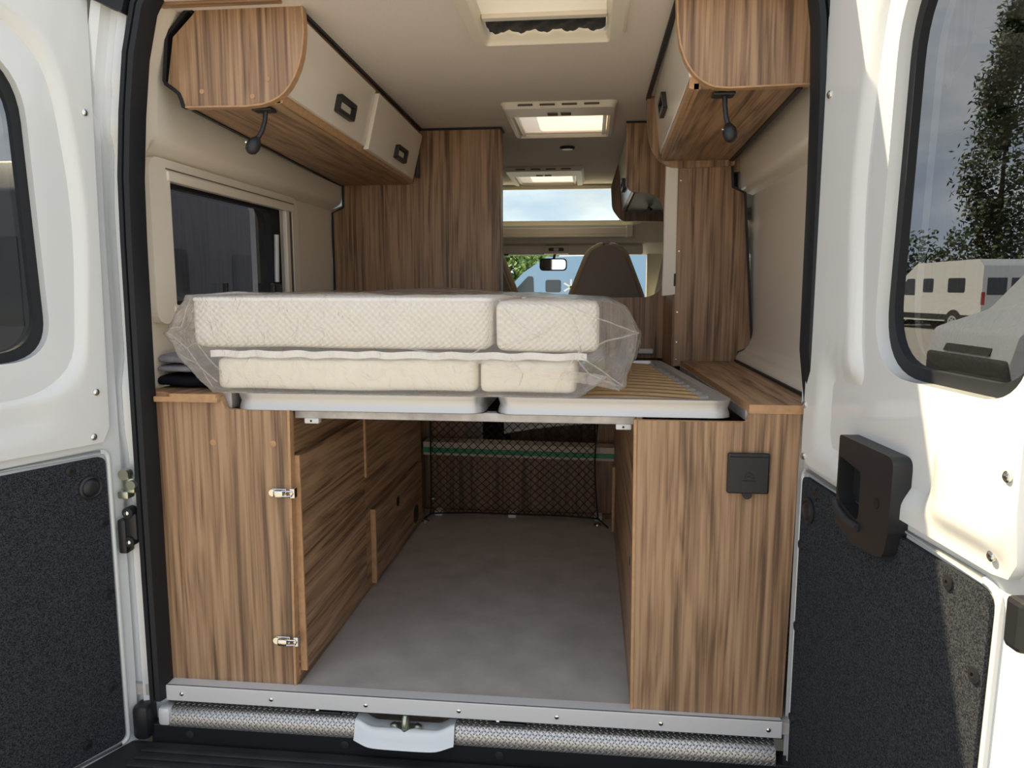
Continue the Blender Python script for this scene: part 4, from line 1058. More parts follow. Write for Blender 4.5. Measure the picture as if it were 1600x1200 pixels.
def cushion(name, label, x0, x1, y0, y1, z0, z1, mat, rad, wel=True, seed=0):
    t = thing(name, ((x0 + x1) / 2, (y0 + y1) / 2, z0), label, 'mattress')
    mb = MB()
    nx, ny, nz = 22, 14, 6
    def fac(fn, a, b): mb.grid(fn, a, b)
    cx, cy, cz = (x0 + x1) / 2, (y0 + y1) / 2, (z0 + z1) / 2
    hx, hy, hz = (x1 - x0) / 2, (y1 - y0) / 2, (z1 - z0) / 2
    def pt(i, j, k):
        p = Vector((i * hx, j * hy, k * hz))
        c = Vector((max(-hx + rad, min(hx - rad, p.x)), max(-hy + rad, min(hy - rad, p.y)), max(-hz + rad, min(hz - rad, p.z))))
        dd = p - c
        if dd.length > 1e-6: p = c + dd.normalized() * rad
        q = p + Vector((cx, cy, cz))
        b = 0.004 * mnoise.noise(q * 7 + Vector((seed, 0, 0)))
        puff = 0.004 * math.cos(i * 1.3) * math.cos(k * 1.3)
        q += Vector((b * 0.5, b - (puff if j < 0 else -puff), b * 0.6))
        return q
    L = lambda n: [-1 + 2 * k / n for k in range(n + 1)]
    nl = lambda u: math.sin(u * math.pi / 2) * 0.55 + u * 0.45
    for s_ in (-1, 1):
        fac(lambda u, v: pt(nl(2 * u - 1), s_, nl(2 * v - 1)), nx, nz * 2)
        fac(lambda u, v: pt(nl(2 * u - 1), nl(2 * v - 1), s_), nx, ny)
        fac(lambda u, v: pt(s_, nl(2 * u - 1), nl(2 * v - 1)), ny, nz * 2)
    part('mattress_cover', mb, mat, t, 180, merge=True)
    if wel:
        pp = [(x, y) for x, y in rrect(x0 + 0.004, x1 - 0.004, y0 + 0.004, y1 - 0.004, rad, 6)]
        part('piping', MB().tube([Vector((x, y, z1 - rad * 0.32)) for x, y in pp], 0.0055, 8, True), 'piping', t, 60)
    return t
m1 = cushion('mattress', 'long white knitted mattress, uppermost of the wrapped stack', -0.688, 0.074, 0.050, 0.90, 0.889, 1.017, 'knit', 0.022, True, 1)
m2 = cushion('mattress', 'short mattress piece beside the long one in the upper layer', 0.082, 0.334, 0.055, 0.90, 0.884, 1.007, 'knit', 0.020, False, 2)
m3 = cushion('mattress', 'long cream mattress under the top one in the wrapped stack', -0.631, 0.037, 0.056, 0.90, 0.7812, 0.866, 'knit_side', 0.018, False, 3)
m4 = cushion('mattress', 'short cream mattress piece in the lower layer near the bare slats', 0.043, 0.281, 0.060, 0.90, 0.7812, 0.866, 'knit_side', 0.018, False, 4)
mb = MB()
mb.grid(lambda u, v: (-0.640 + 0.945 * u, 0.052 - 0.004 * math.sin(u * 95) - 0.003 * math.sin(u * 41 + 1), 0.866 + 0.017 * v + 0.0015 * math.sin(u * 60)), 160, 3)
part('satin_band', mb, 'ribbon', m3, 60)

# crinkled transparent bag pulled round the whole stack
pc = thing('plastic_cover', (-0.17, 0.5, 0.78), 'crinkled clear plastic bag wrapped round the stack of mattresses', 'plastic bag')
ring = [(-0.655, 0.779), (-0.69, 0.800), (-0.745, 0.862), (-0.782, 0.922), (-0.765, 0.945), (-0.735, 0.990), (-0.715, 1.020), (-0.60, 1.026), (-0.35, 1.024), (-0.05, 1.022), (0.20, 1.016),
        (0.36, 1.008), (0.395, 0.995), (0.420, 0.965), (0.434, 0.930), (0.425, 0.875), (0.405, 0.800), (0.385, 0.790), (0.355, 0.826), (0.325, 0.800), (0.285, 0.779), (0.0, 0.7785), (-0.35, 0.7785)]
ring = [(0.313 + (x - 0.313) * 0.975, max(0.7778, 1.04 + (z - 1.04) * 0.975) if z > 0.7795 else 0.7776) for x, z in ring]
def densify(P, per):
    out = []
    for i in range(len(P)):
        a, b = Vector(P[i]), Vector(P[(i + 1) % len(P)]); n = max(1, int((b - a).length / per))
        for k in range(n): out.append(tuple(a.lerp(b, k / n)))
    return out
rg = densify(ring, 0.014); nr = len(rg); ccx, ccz = -0.17, 0.90
ys = [0.033, 0.039, 0.055, 0.095, 0.155, 0.23, 0.32, 0.42, 0.52, 0.62, 0.72, 0.82, 0.90, 0.94, 0.955]
def bagpt(k, j):
    x, z = rg[k % nr]; y = ys[j]
    s_ = 1.0 - (0.012 if j in (0, len(ys) - 1) else 0.0)
    p = Vector((ccx + (x - ccx) * s_, y, ccz + (z - ccz) * s_))
    edge = sm(0.0, 0.10, min(abs(x - ccx) - 0.48, 0.1))
    amp = 0.004 + 0.014 * max(0, edge)
    nn = mnoise.noise(p * 11) * amp + abs(mnoise.noise(p * 26 + Vector((3, 1, 2)))) * amp * 0.5
    dirv = Vector((x - ccx, 0, (z - ccz) * 2)).normalized()
    q = p + dirv * nn
    if z > 1.0: q.z += 0.012 * math.exp(-((x + 0.18) / 0.16) ** 2) * sm(0.15, 0.5, y) + 0.010 * max(0, mnoise.noise(Vector((x * 6, y * 4, 0))))
    if z < 0.7790: q.z = 0.7778
    return q
mb = MB()
mb.grid(lambda u, v: bagpt(round(u * nr), round(v * (len(ys) - 1))), nr, len(ys) - 1, wrap_u=True)
# front skin, stretched flat over the faces and creased towards the gathered corners
nF = 26
def front(u, v):
    k = round(u * nr) % nr
    e = bagpt(k, 0); t = v
    c = Vector((ccx, 0.035, ccz))
    sx = ccx + (e.x - ccx) * t; sz = ccz + (e.z - ccz) * t
    y = 0.035
    out = max(0.0, max(-0.66 - sx, sx - 0.25)) / 0.16
    p = Vector((sx, 0, sz))
    w = 0.006 * mnoise.noise(p * 9) + (0.004 + 0.016 * min(1, out)) * abs(mnoise.noise(Vector((sx * 18, sz * 18 + sx * 10, 4)))) + 0.05 * sm(0.0, 1.0, out) * (1 - t) * 0
    w += 0.020 * min(1.2, out) * (1 if sx < 0 else 1.6)
    return Vector((sx, y + w * (1 if t < 0.97 else 0.4) - 0.006, max(sz, 0.7778)))
mb.grid(front, nr, nF, wrap_u=True)
part('bag_film', mb, 'film', pc, 60, merge=True)
# the loose gathered edge of the bag: crease cords of film
def crease(pts): return [Vector((0.313 + (p[0] - 0.313) * 0.975, p[1] - 0.045, 1.04 + (p[2] - 1.04) * 0.975)) for p in pts]
mb = MB()
for pts in ([(-0.775, 0.088, 0.925), (-0.72, 0.082, 0.885), (-0.68, 0.078, 0.83), (-0.655, 0.080, 0.785)],
            [(-0.77, 0.088, 0.935), (-0.73, 0.080, 0.94), (-0.715, 0.078, 0.98), (-0.70, 0.080, 1.015)],
            [(0.20, 0.076, 1.01), (0.27, 0.074, 0.975), (0.285, 0.073, 0.93), (0.29, 0.074, 0.89), (0.26, 0.076, 0.85)],
            [(0.25, 0.078, 1.005), (0.33, 0.078, 0.965), (0.43, 0.10, 0.93)], [(0.29, 0.076, 0.885), (0.35, 0.078, 0.91), (0.43, 0.10, 0.93)],
            [(0.29, 0.076, 0.875), (0.34, 0.080, 0.84), (0.395, 0.09, 0.80)], [(0.28, 0.078, 0.87), (0.31, 0.080, 0.83), (0.385, 0.092, 0.80)],
            [(0.09, 0.074, 1.01), (0.13, 0.072, 0.96), (0.19, 0.072, 0.92)], [(0.10, 0.073, 0.90), (0.17, 0.072, 0.915), (0.23, 0.072, 0.95)],
            [(0.02, 0.074, 0.875), (0.06, 0.072, 0.90), (0.075, 0.072, 0.97)], [(0.12, 0.073, 0.87), (0.15, 0.072, 0.83), (0.14, 0.074, 0.80)],
            [(-0.72, 0.080, 0.885), (-0.69, 0.076, 0.90), (-0.66, 0.074, 0.86), (-0.62, 0.074, 0.82)], [(-0.745, 0.082, 0.87), (-0.70, 0.077, 0.85), (-0.64, 0.075, 0.80)]):
    P = crease(pts); out = []
    for i in range(len(P) - 1):
        for k in range(4): out.append(P[i].lerp(P[i + 1], k / 4) + Vector((0, 0, 0.003 * mnoise.noise(P[i].lerp(P[i + 1], k / 4) * 40))))
    out.append(P[-1]); part('film_crease', MB().tube(out, 0.0018, 5), 'film', pc, 60)

# ---- folded cloths on the left counter
def fold_stack(name, label, cat, layers, mat):
    t = thing(name, (-0.75, 0.3, layers[0][4]), label, cat)
    for i, (x0, x1, y0, y1, z0, z1) in enumerate(layers):
        mb = MB()
        def fn(u, v):
            a = 2 * math.pi * v; cx_ = (y0 + y1) / 2
            s_ = math.copysign(abs(math.cos(a)) ** 0.35, math.cos(a)); c_ = math.copysign(abs(math.sin(a)) ** 0.6, math.sin(a))
            x = x0 + (x1 - x0) * u; taper = 1 - 0.35 * sm(0.75, 1.0, u) - 0.1 * (1 - sm(0, 0.1, u))
            y = cx_ + s_ * (y1 - y0) / 2; z = (z0 + z1) / 2 + c_ * (z1 - z0) / 2 * taper - (0.25 * (z1 - z0) * sm(0.6, 1, u) if i else 0)
            n = mnoise.noise(Vector((x * 13 + i * 5, y * 5, z * 9)))
            return (x, y + 0.006 * n, max(z0, z + 0.004 * n) if c_ < 0 else z + 0.006 * n)
        mb.grid(fn, 26, 28)
        part('cloth_fold', mb, mat, t, 180, merge=True)
    return t
fold_stack('folded_bag', 'black folded fabric bag lying on the counter under the grey cloth', 'bag', [(-0.818, -0.665, 0.10, 0.62, 0.777, 0.812)], 'black_cloth')
fold_stack('folded_cloth', 'grey folded cloth on top of the black bag left of the mattresses', 'cloth',
           [(-0.818, -0.695, 0.105, 0.60, 0.8145, 0.838), (-0.818, -0.735, 0.11, 0.58, 0.8385, 0.866)], 'grey_cloth')

# ================================================================== BACK OF THE LOAD SPACE
bk = thing('bulkhead_board', (0, 1.52, 0), 'walnut board closing the far end of the load space behind the net', 'panel')
part('lower_board', MB().box(-0.44, 0.423, 1.56, 1.575, 0.02, 0.272), 'wood_dark', bk)  # darker walnut carries the dimness of the load space in its colour
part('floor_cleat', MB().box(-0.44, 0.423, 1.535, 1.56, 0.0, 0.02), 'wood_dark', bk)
for x in (-0.37, -0.03, 0.36):
    part('floor_bracket', MB().box(x - 0.018, x + 0.018, 1.505, 1.56, 0.0, 0.022, 0.003), 'alu', bk)
gb = thing('shelf_rail', (0, 1.5, 0.28), 'pale cross board with a green front edge at the end of the load space', 'board')
part('board_body', MB().hexa([(-0.436, 1.505, 0.285), (0.424, 1.505, 0.275), (0.424, 1.60, 0.275), (-0.436, 1.60, 0.285), (-0.436, 1.505, 0.345), (0.424, 1.505, 0.335), (0.424, 1.60, 0.335), (-0.436, 1.60, 0.345)]), 'pale_board', gb)
part('green_edge', MB().hexa([(-0.436, 1.497, 0.298), (0.424, 1.497, 0.288), (0.424, 1.505, 0.288), (-0.436, 1.505, 0.298), (-0.436, 1.497, 0.320), (0.424, 1.497, 0.308), (0.424, 1.505, 0.308), (-0.436, 1.505, 0.320)]), 'green', gb, label='green plastic edge strip')
gp = thing('step_panel', (0.12, 1.75, 0.36), 'grey plastic panel tilted above the pale board behind the net', 'panel')
part('panel_sheet', MB().hexa([(-0.09, 1.72, 0.352), (0.34, 1.72, 0.410), (0.34, 1.735, 0.410), (-0.09, 1.735, 0.352), (-0.10, 1.72, 0.60), (0.34, 1.72, 0.60), (0.34, 1.735, 0.60), (-0.10, 1.735, 0.60)]), 'grey_panel', gp)
part('panel_rim', MB().tube([(-0.09, 1.716, 0.352), (0.10, 1.716, 0.388), (0.34, 1.716, 0.410), (0.345, 1.716, 0.45)], 0.006, 8), 'van_white', gp)
sb = thing('seat_box', (0, 2.2, 0), 'dark walnut seat box beyond the grey panel', 'cabinet')
part('box_panel', MB().box(-0.09, 0.34, 2.0, 2.02, 0.0, 0.72), 'wood_dark', sb)

net = thing('cargo_net', (0, 1.46, 0), 'black cargo net stretched across the far end of the load space', 'net')
XA, XB = -0.392, 0.353
def netpt(u, v):
    x = XA + (XB - XA) * u + 0.010 * (1 - v) * (u - 0.5) - 0.015 * math.sin(math.pi * v) * sm(0.8, 1, u)
    sag = 0.012 * (1 - (2 * u - 1) ** 2) * (1 - v)
    z = 0.020 + sag + (0.47 - 0.02) * v + 0.028 * sm(0.55, 0.95, u) * math.sin(math.pi * v) * (1 - v)
    y = 1.470 - 0.035 * math.sin(math.pi * u) * math.sin(math.pi * v) + 0.006 * math.sin(9 * u + 5 * v)
    return Vector((x, y, z))
nu, nv = 19, 12
mb = MB()
for s_ in (1, -1):
    for k in range(-nv, nu + nv + 1):
        pts = []
        for j in range(nv * 2 + 1):
            u = (k + s_ * j / 2 + (0 if s_ > 0 else 0)) / nu; v = j / (2 * nv)
            if -1e-6 <= u <= 1 + 1e-6: pts.append(netpt(u, v))
        if len(pts) > 1: mb.tube(pts, 0.0017, 4)
o = part('net_mesh', mb, 'mesh_net', net); o['kind'] = 'stuff'
mb = MB(); mb.tube([netpt(0, v / 12) for v in range(13)], 0.004, 6).tube([netpt(1, v / 12) for v in range(13)], 0.004, 6).tube([netpt(u / 20, 0) for u in range(21)], 0.004, 6).tube([netpt(u / 20, 1) for u in range(21)], 0.004, 6)
mb.tube([netpt(0, 0), (-0.415, 1.43, 0.012)], 0.004, 6).tube([netpt(1, 0), (0.40, 1.38, 0.012)], 0.004, 6)
part('border_cord', mb, 'mesh_net', net, 50)
for x, y, z in ((-0.41, 1.41, 0.006), (0.355, 1.43, 0.008), (-0.385, 1.46, 0.10)):
    part('lashing_eye', MB().lathe([(0.018, 0), (0.018, 0.006), (0.008, 0.014)], (x, y, z - 0.006), (0, 0, 1), 14), 'chrome', net, 40)

# ================================================================== ROOF HATCHES, CEILING LIGHT
def hatch(name, label, ox0, ox1, oy0, oy1, hx0, hx1, hy0, hy1, kind):
    t = thing(name, ((ox0 + ox1) / 2, (oy0 + oy1) / 2, ZC), label, 'roof hatch', 'roof hatches along the ceiling')
    mb = MB()
    rings = [(rrect(ox0, ox1, oy0, oy1, 0.03), ZC), (rrect(ox0 + 0.012, ox1 - 0.012, oy0 + 0.012, oy1 - 0.012, 0.025), ZC - 0.022), (rrect(hx0 - 0.008, hx1 + 0.008, hy0 - 0.008, hy1 + 0.008, 0.012), ZC - 0.026),
             (rrect(hx0, hx1, hy0, hy1, 0.010), ZC - 0.012), (rrect(hx0 + 0.004, hx1 - 0.004, hy0 + 0.004, hy1 - 0.004, 0.010), ZC + 0.10)]
    n = len(rings[0][0])
    mb.grid(lambda u, v: (*rings[round(v * 4)][0][round(u * n) % n], rings[round(v * 4)][1]), n, 4, wrap_u=True)
    part('hatch_frame', mb, 'cream', t, 40)
    part('dome', MB().box(hx0 - 0.03, hx1 + 0.03, hy0 - 0.03, hy1 + 0.03, 1.835, 1.842, 0.003), 'dome_milky' if kind == 'open' else 'dome', t)
    if kind == 'open':
        part('insect_screen', MB().grid(lambda u, v: (hx0 + 0.004 + (hx1 - hx0 - 0.008) * u, 0.225 + 0.115 * v, ZC + 0.004 + 0.004 * math.sin(30 * u + 9 * v) + 0.002 * math.sin(83 * u)), 40, 6), 'flyscreen', t, 60)
        part('screen_bar', MB().box(hx0 + 0.002, hx1 - 0.002, 0.200, 0.226, ZC - 0.008, ZC + 0.006, 0.003), 'cream_gloss', t)
        part('blind', MB().grid(lambda u, v: (hx0 + 0.004 + (hx1 - hx0 - 0.008) * u, 0.115 + 0.085 * v, ZC + 0.003 + 0.003 * math.cos(v * 12 * math.pi)), 2, 24), 'blind', t)
    else:
        ny = 40
        part('blind', MB().grid(lambda u, v: (hx0 + 0.006 + (hx1 - hx0 - 0.012) * u, hy0 + (hy1 - hy0) * v, ZC - 0.006 + 0.002 * (-1) ** round(v * ny)), 2, ny), 'blind', t)
        part('blind_bar', MB().box(hx0 + 0.004, hx1 - 0.004, hy1 - 0.040, hy1 - 0.022, ZC - 0.016, ZC - 0.009, 0.003), 'cream_gloss', t)
        for s_ in (hx0 + 0.003, hx1 - 0.019):
            part('blind_rail', MB().box(s_, s_ + 0.016, hy0, hy1, ZC - 0.018, ZC - 0.004, 0.003), 'cream_gloss', t)
        for k in range(4):
            x = ox0 + 0.055 + (ox1 - ox0 - 0.11) * (k + 0.5) / 4 - 0.028
            part('vent_slot', MB().box(x, x + 0.055, oy0 - 0.001, oy0 + 0.006, ZC - 0.014, ZC - 0.008, 0.001), 'grille_dark', t)
        xm = (hx0 + hx1) / 2
        for x in (xm - 0.045, xm + 0.005):
            part('vent_grille', MB().box(x, x + 0.038, hy0 - 0.060, hy0 - 0.026, ZC - 0.0275, ZC - 0.022, 0.001), 'grille_dark', t)
hatch('roof_hatch', 'nearest roof hatch with a black insect screen pulled partly across', -0.020, 0.396, -0.05 + 0.02, 0.372, 0.030, 0.345, 0.012, 0.345, 'open')
hatch('roof_hatch', 'middle roof hatch with its pleated blind closed', -0.030, 0.402, 1.065, 1.625, 0.005, 0.368, 1.20, 1.585, 'blind')
hatch('roof_hatch', 'farthest roof hatch over the cab end, blind closed', -0.190, 0.262, 2.53, 3.15, -0.148, 0.212, 2.72, 3.10, 'blind')
cl2 = thing('ceiling_light', (0.19, 1.95, ZC), 'small round black rimmed ceiling light between two roof hatches', 'light')
part('light_rim', MB().lathe([(0.036, 0), (0.036, 0.008), (0.030, 0.012), (0.026, 0.011)], (0.19, 1.95, ZC), (0, 0, -1), 28), 'black', cl2, 40)
part('light_lens', MB().lathe([(0.026, 0.0), (0.026, 0.0125), (0.01, 0.0135)], (0.19, 1.95, ZC), (0, 0, -1), 24), 'lamp_glass', cl2, 40)

# ================================================================== CAB
bc = thing('blind_cassette', (0.0, 3.26, 1.41), 'beige roller blind cassette under the sky window', 'blind')
part('cassette_box', MB().box(-0.62, 0.555, 3.22, 3.29, 1.385, 1.430, 0.006), 'cream', bc)
part('cassette_lip', MB().box(-0.62, 0.555, 3.21, 3.28, 1.368, 1.384, 0.004), 'cream', bc)
part('cassette_end', MB().box(0.535, 0.58, 3.20, 3.29, 1.365, 1.445, 0.006), 'cream', bc)
part('blind_cloth', MB().box(-0.60, 0.54, 3.285, 3.295, 1.43, 1.475), 'grey_panel', bc)
for x0, x1, lb in ((-0.55, -0.005, 'sun visor beside the wardrobe end of the windscreen'), (0.150, 0.66, 'sun visor above the visible cab seat')):
    sv = thing('sun_visor', ((x0 + x1) / 2, 3.42, 1.3), lb, 'sun visor')
    part('visor_board', MB().box(x0, x1, 3.405, 3.435, 1.262, 1.328, 0.012), 'cream', sv, 40)
    part('visor_clip', MB().box((x0 + x1) / 2 - 0.02, (x0 + x1) / 2 + 0.02, 3.398, 3.41, 1.258, 1.270, 0.003), 'grille_dark', sv)
oc2 = thing('roof_console', (0.07, 3.42, 1.3), 'beige overhead console with reading lights above the mirror', 'console')
part('console_body', MB().box(-0.01, 0.155, 3.38, 3.46, 1.268, 1.325, 0.014), 'cream', oc2, 40)
part('console_lights', MB().box(0.02, 0.125, 3.372, 3.384, 1.285, 1.308, 0.008), 'grille_dark', oc2, 40)
part('console_switch', MB().box(0.055, 0.090, 3.366, 3.376, 1.287, 1.306, 0.004), 'lamp_glass', oc2, 40)
rm = thing('rear_view_mirror', (0.045, 3.6, 1.22), 'black rear view mirror hanging at the windscreen', 'mirror')
part('mirror_housing', MB().box(-0.055, 0.140, 3.585, 3.62, 1.158, 1.245, 0.026, 4), 'black', rm, 50)
part('mirror_face', MB().plate(rrect(-0.047, 0.132, 1.166, 1.237, 0.025), [], 3.580, 3.586, fY), 'mirror', rm)
part('mirror_stem', MB().cyl((0.045, 3.61, 1.24), (0.05, 3.75, 1.30), 0.010), 'black', rm)
def cab_seat(cx, label):
    t = thing('cab_seat', (cx, 3.0, 0.0), label, 'seat', 'cab seats')
    out = rpoly([(cx - 0.235, 0.62, 0.03), (cx + 0.235, 0.62, 0.03), (cx + 0.205, 0.98, 0.2), (cx + 0.095, 1.255, 0.10), (cx + 0.03, 1.292, 0.06), (cx - 0.03, 1.292, 0.06), (cx - 0.095, 1.255, 0.10), (cx - 0.205, 0.98, 0.2)], 6)
    mb = MB(); mb.plate(out, [], 2.80, 2.90, fY)
    es = [e for e in mb.bm.edges if len(e.link_faces) == 2 and e.calc_face_angle(0) > 1.0]
    bmesh.ops.bevel(mb.bm, geom=es, offset=0.028, segments=3, profile=0.5, affect='EDGES')
    part('backrest', mb, 'seat', t, 40)
    s_ = [(p[0] + (0.012 if p[0] > cx else -0.012), 2.90, p[1]) for p in out if p[1] > 0.7]
    part('seat_bolster', MB().tube(s_, 0.022, 8), 'seat_pipe', t, 60)
    part('seat_cushion', MB().box(cx - 0.24, cx + 0.24, 2.85, 3.38, 0.42, 0.60, 0.05, 3), 'seat', t, 40)
    part('seat_base', MB().box(cx - 0.20, cx + 0.20, 2.90, 3.30, 0.0, 0.42, 0.01), 'black', t)
    part('armrest', MB().box(cx - 0.285, cx - 0.24, 2.88, 3.20, 0.93, 0.985, 0.018, 3), 'seat_pipe', t, 40)
cab_seat(0.405, 'taupe cab seat back visible through the divider cut-out')
cab_seat(-0.365, 'taupe cab seat back mostly hidden behind the wardrobe')

# ================================================================== OUTSIDE
GZ = -0.57
smesh('ground', MB().box(-150, 150, -60, 220, GZ - 0.2, GZ), 'gravel', 'pale gravel yard')

def van(name, label, loc, rotz, paint, group='parked vans', high=2.6, star=False, length=5.9):
    """local +X runs from the nose to the tail, near flank at local -Y"""
    t = thing(name, loc, label, 'van', group, rotz)
    K = dict(keep=False)
    prof = rpoly([(0.06, 0.32, 0.05), (0.0, 0.62, 0.1), (0.10, 1.00, 0.15), (0.92, 1.28, 0.2), (1.62, 2.05, 0.3), (2.35, high - 0.06, 0.35), (length - 0.25, high, 0.1), (length, high - 0.25, 0.1), (length, 0.38, 0.05)], 5)
    mb = MB(); mb.plate(prof, [], -1.0, 1.0, fY)
    es = [e for e in mb.bm.edges if len(e.link_faces) == 2 and e.calc_face_angle(0) > 1.2 and abs((e.verts[0].co - e.verts[1].co).normalized().y) < 0.5]
    bmesh.ops.bevel(mb.bm, geom=es, offset=0.10, segments=3, profile=0.5, affect='EDGES')
    part('body', mb, paint, t, 40, **K)
    part('windscreen', MB().hexa([(0.98, -0.82, 1.335), (0.98, 0.82, 1.335), (1.00, 0.82, 1.29), (1.00, -0.82, 1.29), (1.60, -0.72, 2.02), (1.60, 0.72, 2.02), (1.66, 0.72, 2.0), (1.66, -0.72, 2.0)]), 'glass_dark', t, **K)
    for s_ in (-1, 1):
        y = 1.003 * s_
        part('cab_window', MB().plate(rpoly([(1.18, 1.32, 0.05), (2.28 - 0.3 * star, 1.30, 0.05), (2.25 - 0.3 * star, 1.95, 0.08), (1.78, 1.95, 0.1)]), [], y, y - 0.02 * s_, fY), 'glass_dark', t, **K)
        part('side_window', MB().plate(rrect(2.32, 2.80, 1.46, 1.84, 0.08) if star else rrect(2.75, 3.35, 1.42, 1.95, 0.08), [], y, y - 0.02 * s_, fY), 'glass_dark', t, **K)
        part('side_window', MB().plate(rrect(4.15, 5.05, 1.42, 1.95, 0.08), [], y, y - 0.02 * s_, fY), 'glass_dark', t, **K)
        part('sill_trim', MB().box(0.9, length - 0.1, min(y, y + 0.02 * s_), max(y, y + 0.02 * s_), 0.42, 0.62, 0.005), 'tyre', t, **K)
        part('headlight', MB().plate(rpoly([(0.16, 0.86, 0.03), (0.62, 0.98, 0.03), (0.78, 1.17, 0.03), (0.40, 1.08, 0.05)]), [], y, y - 0.25 * s_, fY), 'headlight', t, **K)
        for wx in (0.98, length - 1.35):
            part('wheel_arch', MB().cyl((wx, y * 0.99, 0.36), (wx, y * 1.004, 0.36), 0.44, n=28), 'tyre', t, **K)
            wh = part('wheel', MB().lathe([(0.30, 0.0), (0.345, 0.03), (0.345, 0.2), (0.30, 0.24)], (wx, y - 0.215 * s_, 0.345), (0, s_, 0), 28), 'tyre', t, 40, **K)
            rim = MB().lathe([(0.235, 0), (0.24, 0.012), (0.19, 0.006), (0.07, 0.016), (0.04, 0.02)], (wx, y + 0.02 * s_, 0.345), (0, s_, 0), 24)
            part('wheel_rim', rim, 'van_silver', wh, 40, **K)
            for k in range(7):
                a = 2 * math.pi * k / 7
                part('rim_hole', MB().cyl((wx + 0.14 * math.cos(a), y + 0.022 * s_, 0.345 + 0.14 * math.sin(a)), (wx + 0.14 * math.cos(a), y + 0.036 * s_, 0.345 + 0.14 * math.sin(a)), 0.032, n=8), 'tyre', wh, **K)
        part('tail_lamp', MB().box(length - 0.05, length + 0.012, min(0.88 * s_, 1.0 * s_), max(0.88 * s_, 1.0 * s_), 1.0, 1.45, 0.01), 'tail', t, **K)
        part('rear_window', MB().box(length - 0.02, length + 0.008, min(0.08 * s_, 0.82 * s_), max(0.08 * s_, 0.82 * s_), 1.35, 1.95, 0.003), 'glass_dark', t, **K)
    part('bumper', MB().box(-0.04, 0.50, -0.98, 0.98, 0.28, 0.66, 0.08, 3), 'tyre', t, 40, **K)
    part('grille', MB().hexa([(-0.01, -0.55, 0.68), (-0.01, 0.55, 0.68), (0.1, 0.55, 0.68), (0.1, -0.55, 0.68), (0.08, -0.55, 0.86), (0.08, 0.55, 0.86), (0.2, 0.55, 0.86), (0.2, -0.55, 0.86)]), 'tyre', t, **K)
    if star:
        mb = MB(); c = Vector((3.10, -1.006, 1.62))
        for k in range(3):
            a = R(90 + 60 * k); d_ = Vector((math.cos(a), 0, math.sin(a))) * 0.24; p_ = Vector((-math.sin(a), 0, math.cos(a))) * 0.028
            mb.face_list([c + d_ + p_, c + d_ - p_, c - d_ - p_, c - d_ + p_], [(0, 1, 2, 3)])
        part('star_emblem', mb, 'piping', t, label='white six-armed star emblem', **K)
    return t
van('camper_van', 'blue camper van with a white star, seen through the windscreen', (-3.4, 22.0, GZ), 0.0, 'blue_paint', star=True, length=6.4)
van('camper_van', 'silver van nose seen through the tinted glass of the sunlit door', (5.65, 9.4, GZ), R(5), 'van_silver')
van('camper_van', 'white van with its tail turned this way, beyond the silver van', (13.6, 31.6, GZ), R(-90 + 12), 'van_white')
van('camper_van', 'white van seen in part beyond the white van tail', (17.2, 25.4, GZ), R(-5), 'van_white')
van('camper_van', 'dark van parked outside the camper window', (-4.25, 8.85, GZ), R(-91), 'van_dark', high=2.5)

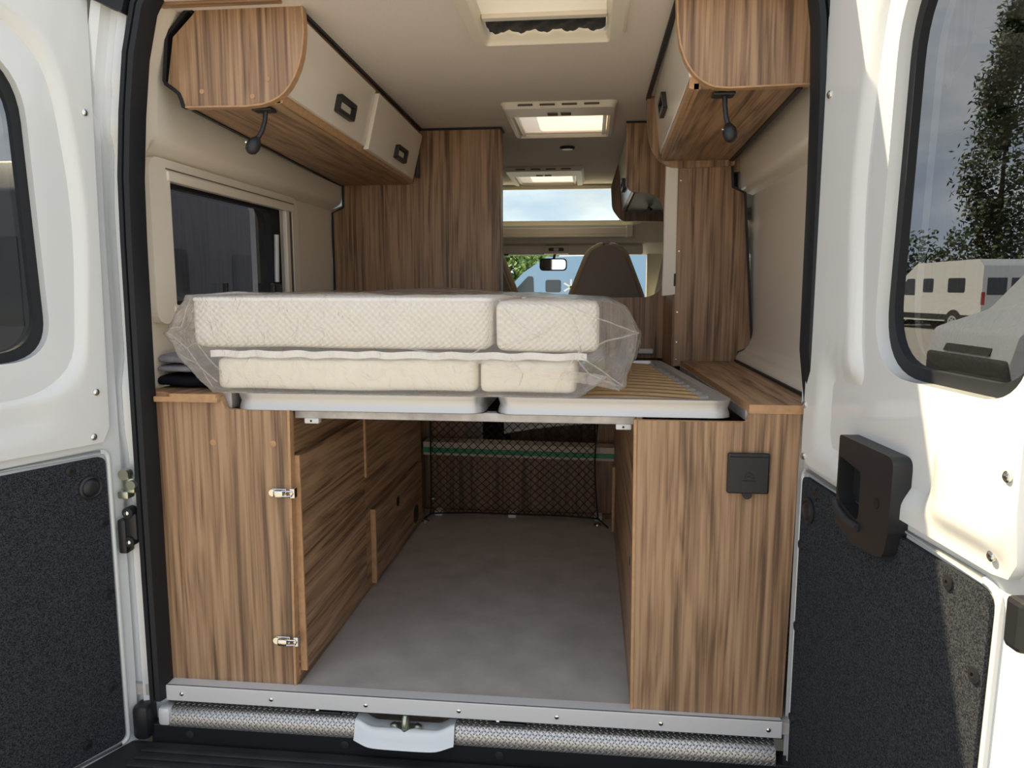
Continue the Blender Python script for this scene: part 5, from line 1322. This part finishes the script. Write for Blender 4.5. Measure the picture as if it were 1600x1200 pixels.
def tree(name, label, cat, base, h, rx, ry, z0, nleaf, size, mat, shape, group=None, seed=1):
    rnd = random.Random(seed)
    t = thing(name, base, label, cat, group)
    bx, by, bz = base
    vs, fs = [], []
    clumps = []
    for _ in range(max(12, nleaf // 60)):
        a = rnd.uniform(0, 2 * math.pi); zz = rnd.random()
        if shape == 'poplar': rr = (math.sin(math.pi * min(1, zz ** 0.75)) ** 0.7) * (1 - 0.35 * zz)
        elif shape == 'hedge': rr = 1.0
        else: rr = math.sqrt(max(0, 1 - (2 * zz - 1) ** 2))
        q = math.sqrt(rnd.random()) * rr
        if shape == 'hedge': px, py = rnd.uniform(-1, 1) * rx, rnd.uniform(-1, 1) * ry; zz = zz * (0.75 + 0.25 * math.sin(px * 1.1 + seed) * math.sin(px * 0.37))
        else: px, py = math.cos(a) * q * rx, math.sin(a) * q * ry
        clumps.append((bx + px, by + py, bz + z0 + zz * (h - z0)))
    for c in clumps:
        sp_ = size * 4.5
        for _ in range(60):
            p = Vector((c[0] + rnd.gauss(0, sp_ * 0.5), c[1] + rnd.gauss(0, sp_ * 0.5), max(bz + 0.02, c[2] + rnd.gauss(0, sp_ * (0.7 if shape == 'poplar' else 0.45)))))
            u = Vector((rnd.gauss(0, 1), rnd.gauss(0, 1), rnd.gauss(0, 1))).normalized() * size
            v = u.orthogonal().normalized() * size * 0.6
            k = len(vs); vs += [p + u, p + v, p - u, p - v]; fs.append((k, k + 1, k + 2, k + 3))
    me = bpy.data.meshes.new('foliage'); me.from_pydata([tuple(v) for v in vs], [], fs)
    link('foliage', me, mat, t)
    part('trunk', MB().cyl((bx, by, bz), (bx, by, bz + h * 0.7), 0.05 * h ** 0.6, 0.02, 10), 'bark', t, 40)
    return t
tree('poplar_tree', 'tall dark poplar rising behind the hedge, first from the door edge', 'tree', (20.3, 37.6, GZ), 15.0, 1.9, 1.9, 1.0, 9000, 0.15, 'leaf_dark', 'poplar', 'poplars beyond the hedge', 3)
tree('poplar_tree', 'second dark poplar close beside the tall one', 'tree', (25.4, 40.5, GZ), 15.2, 1.7, 1.7, 1.0, 8000, 0.15, 'leaf_dark', 'poplar', 'poplars beyond the hedge', 4)
tree('hedge', 'dark hedge behind the parked vans', 'hedge', (21.5, 33.5, GZ), 4.3, 9.0, 0.9, 0.0, 14000, 0.13, 'leaf_dark', 'hedge', None, 5)
tree('leafy_tree', 'bright green tree behind the blue camper van', 'tree', (-3.4, 34.0, GZ), 3.5, 3.0, 2.0, 0.3, 7000, 0.13, 'leaf_light', 'round', None, 6)
tree('garden_bush', 'low green bush seen over the sky window sill', 'bush', (2.6, 36.0, GZ), 5.6, 1.5, 1.3, 0.3, 3000, 0.12, 'leaf_light', 'round', None, 8)
tree('hedge', 'dark hedge along the side of the yard beyond the dark van', 'hedge', (-14, 12, GZ), 3.0, 1.0, 12.0, 0.0, 7000, 0.16, 'leaf_dark', 'hedge', None, 9)
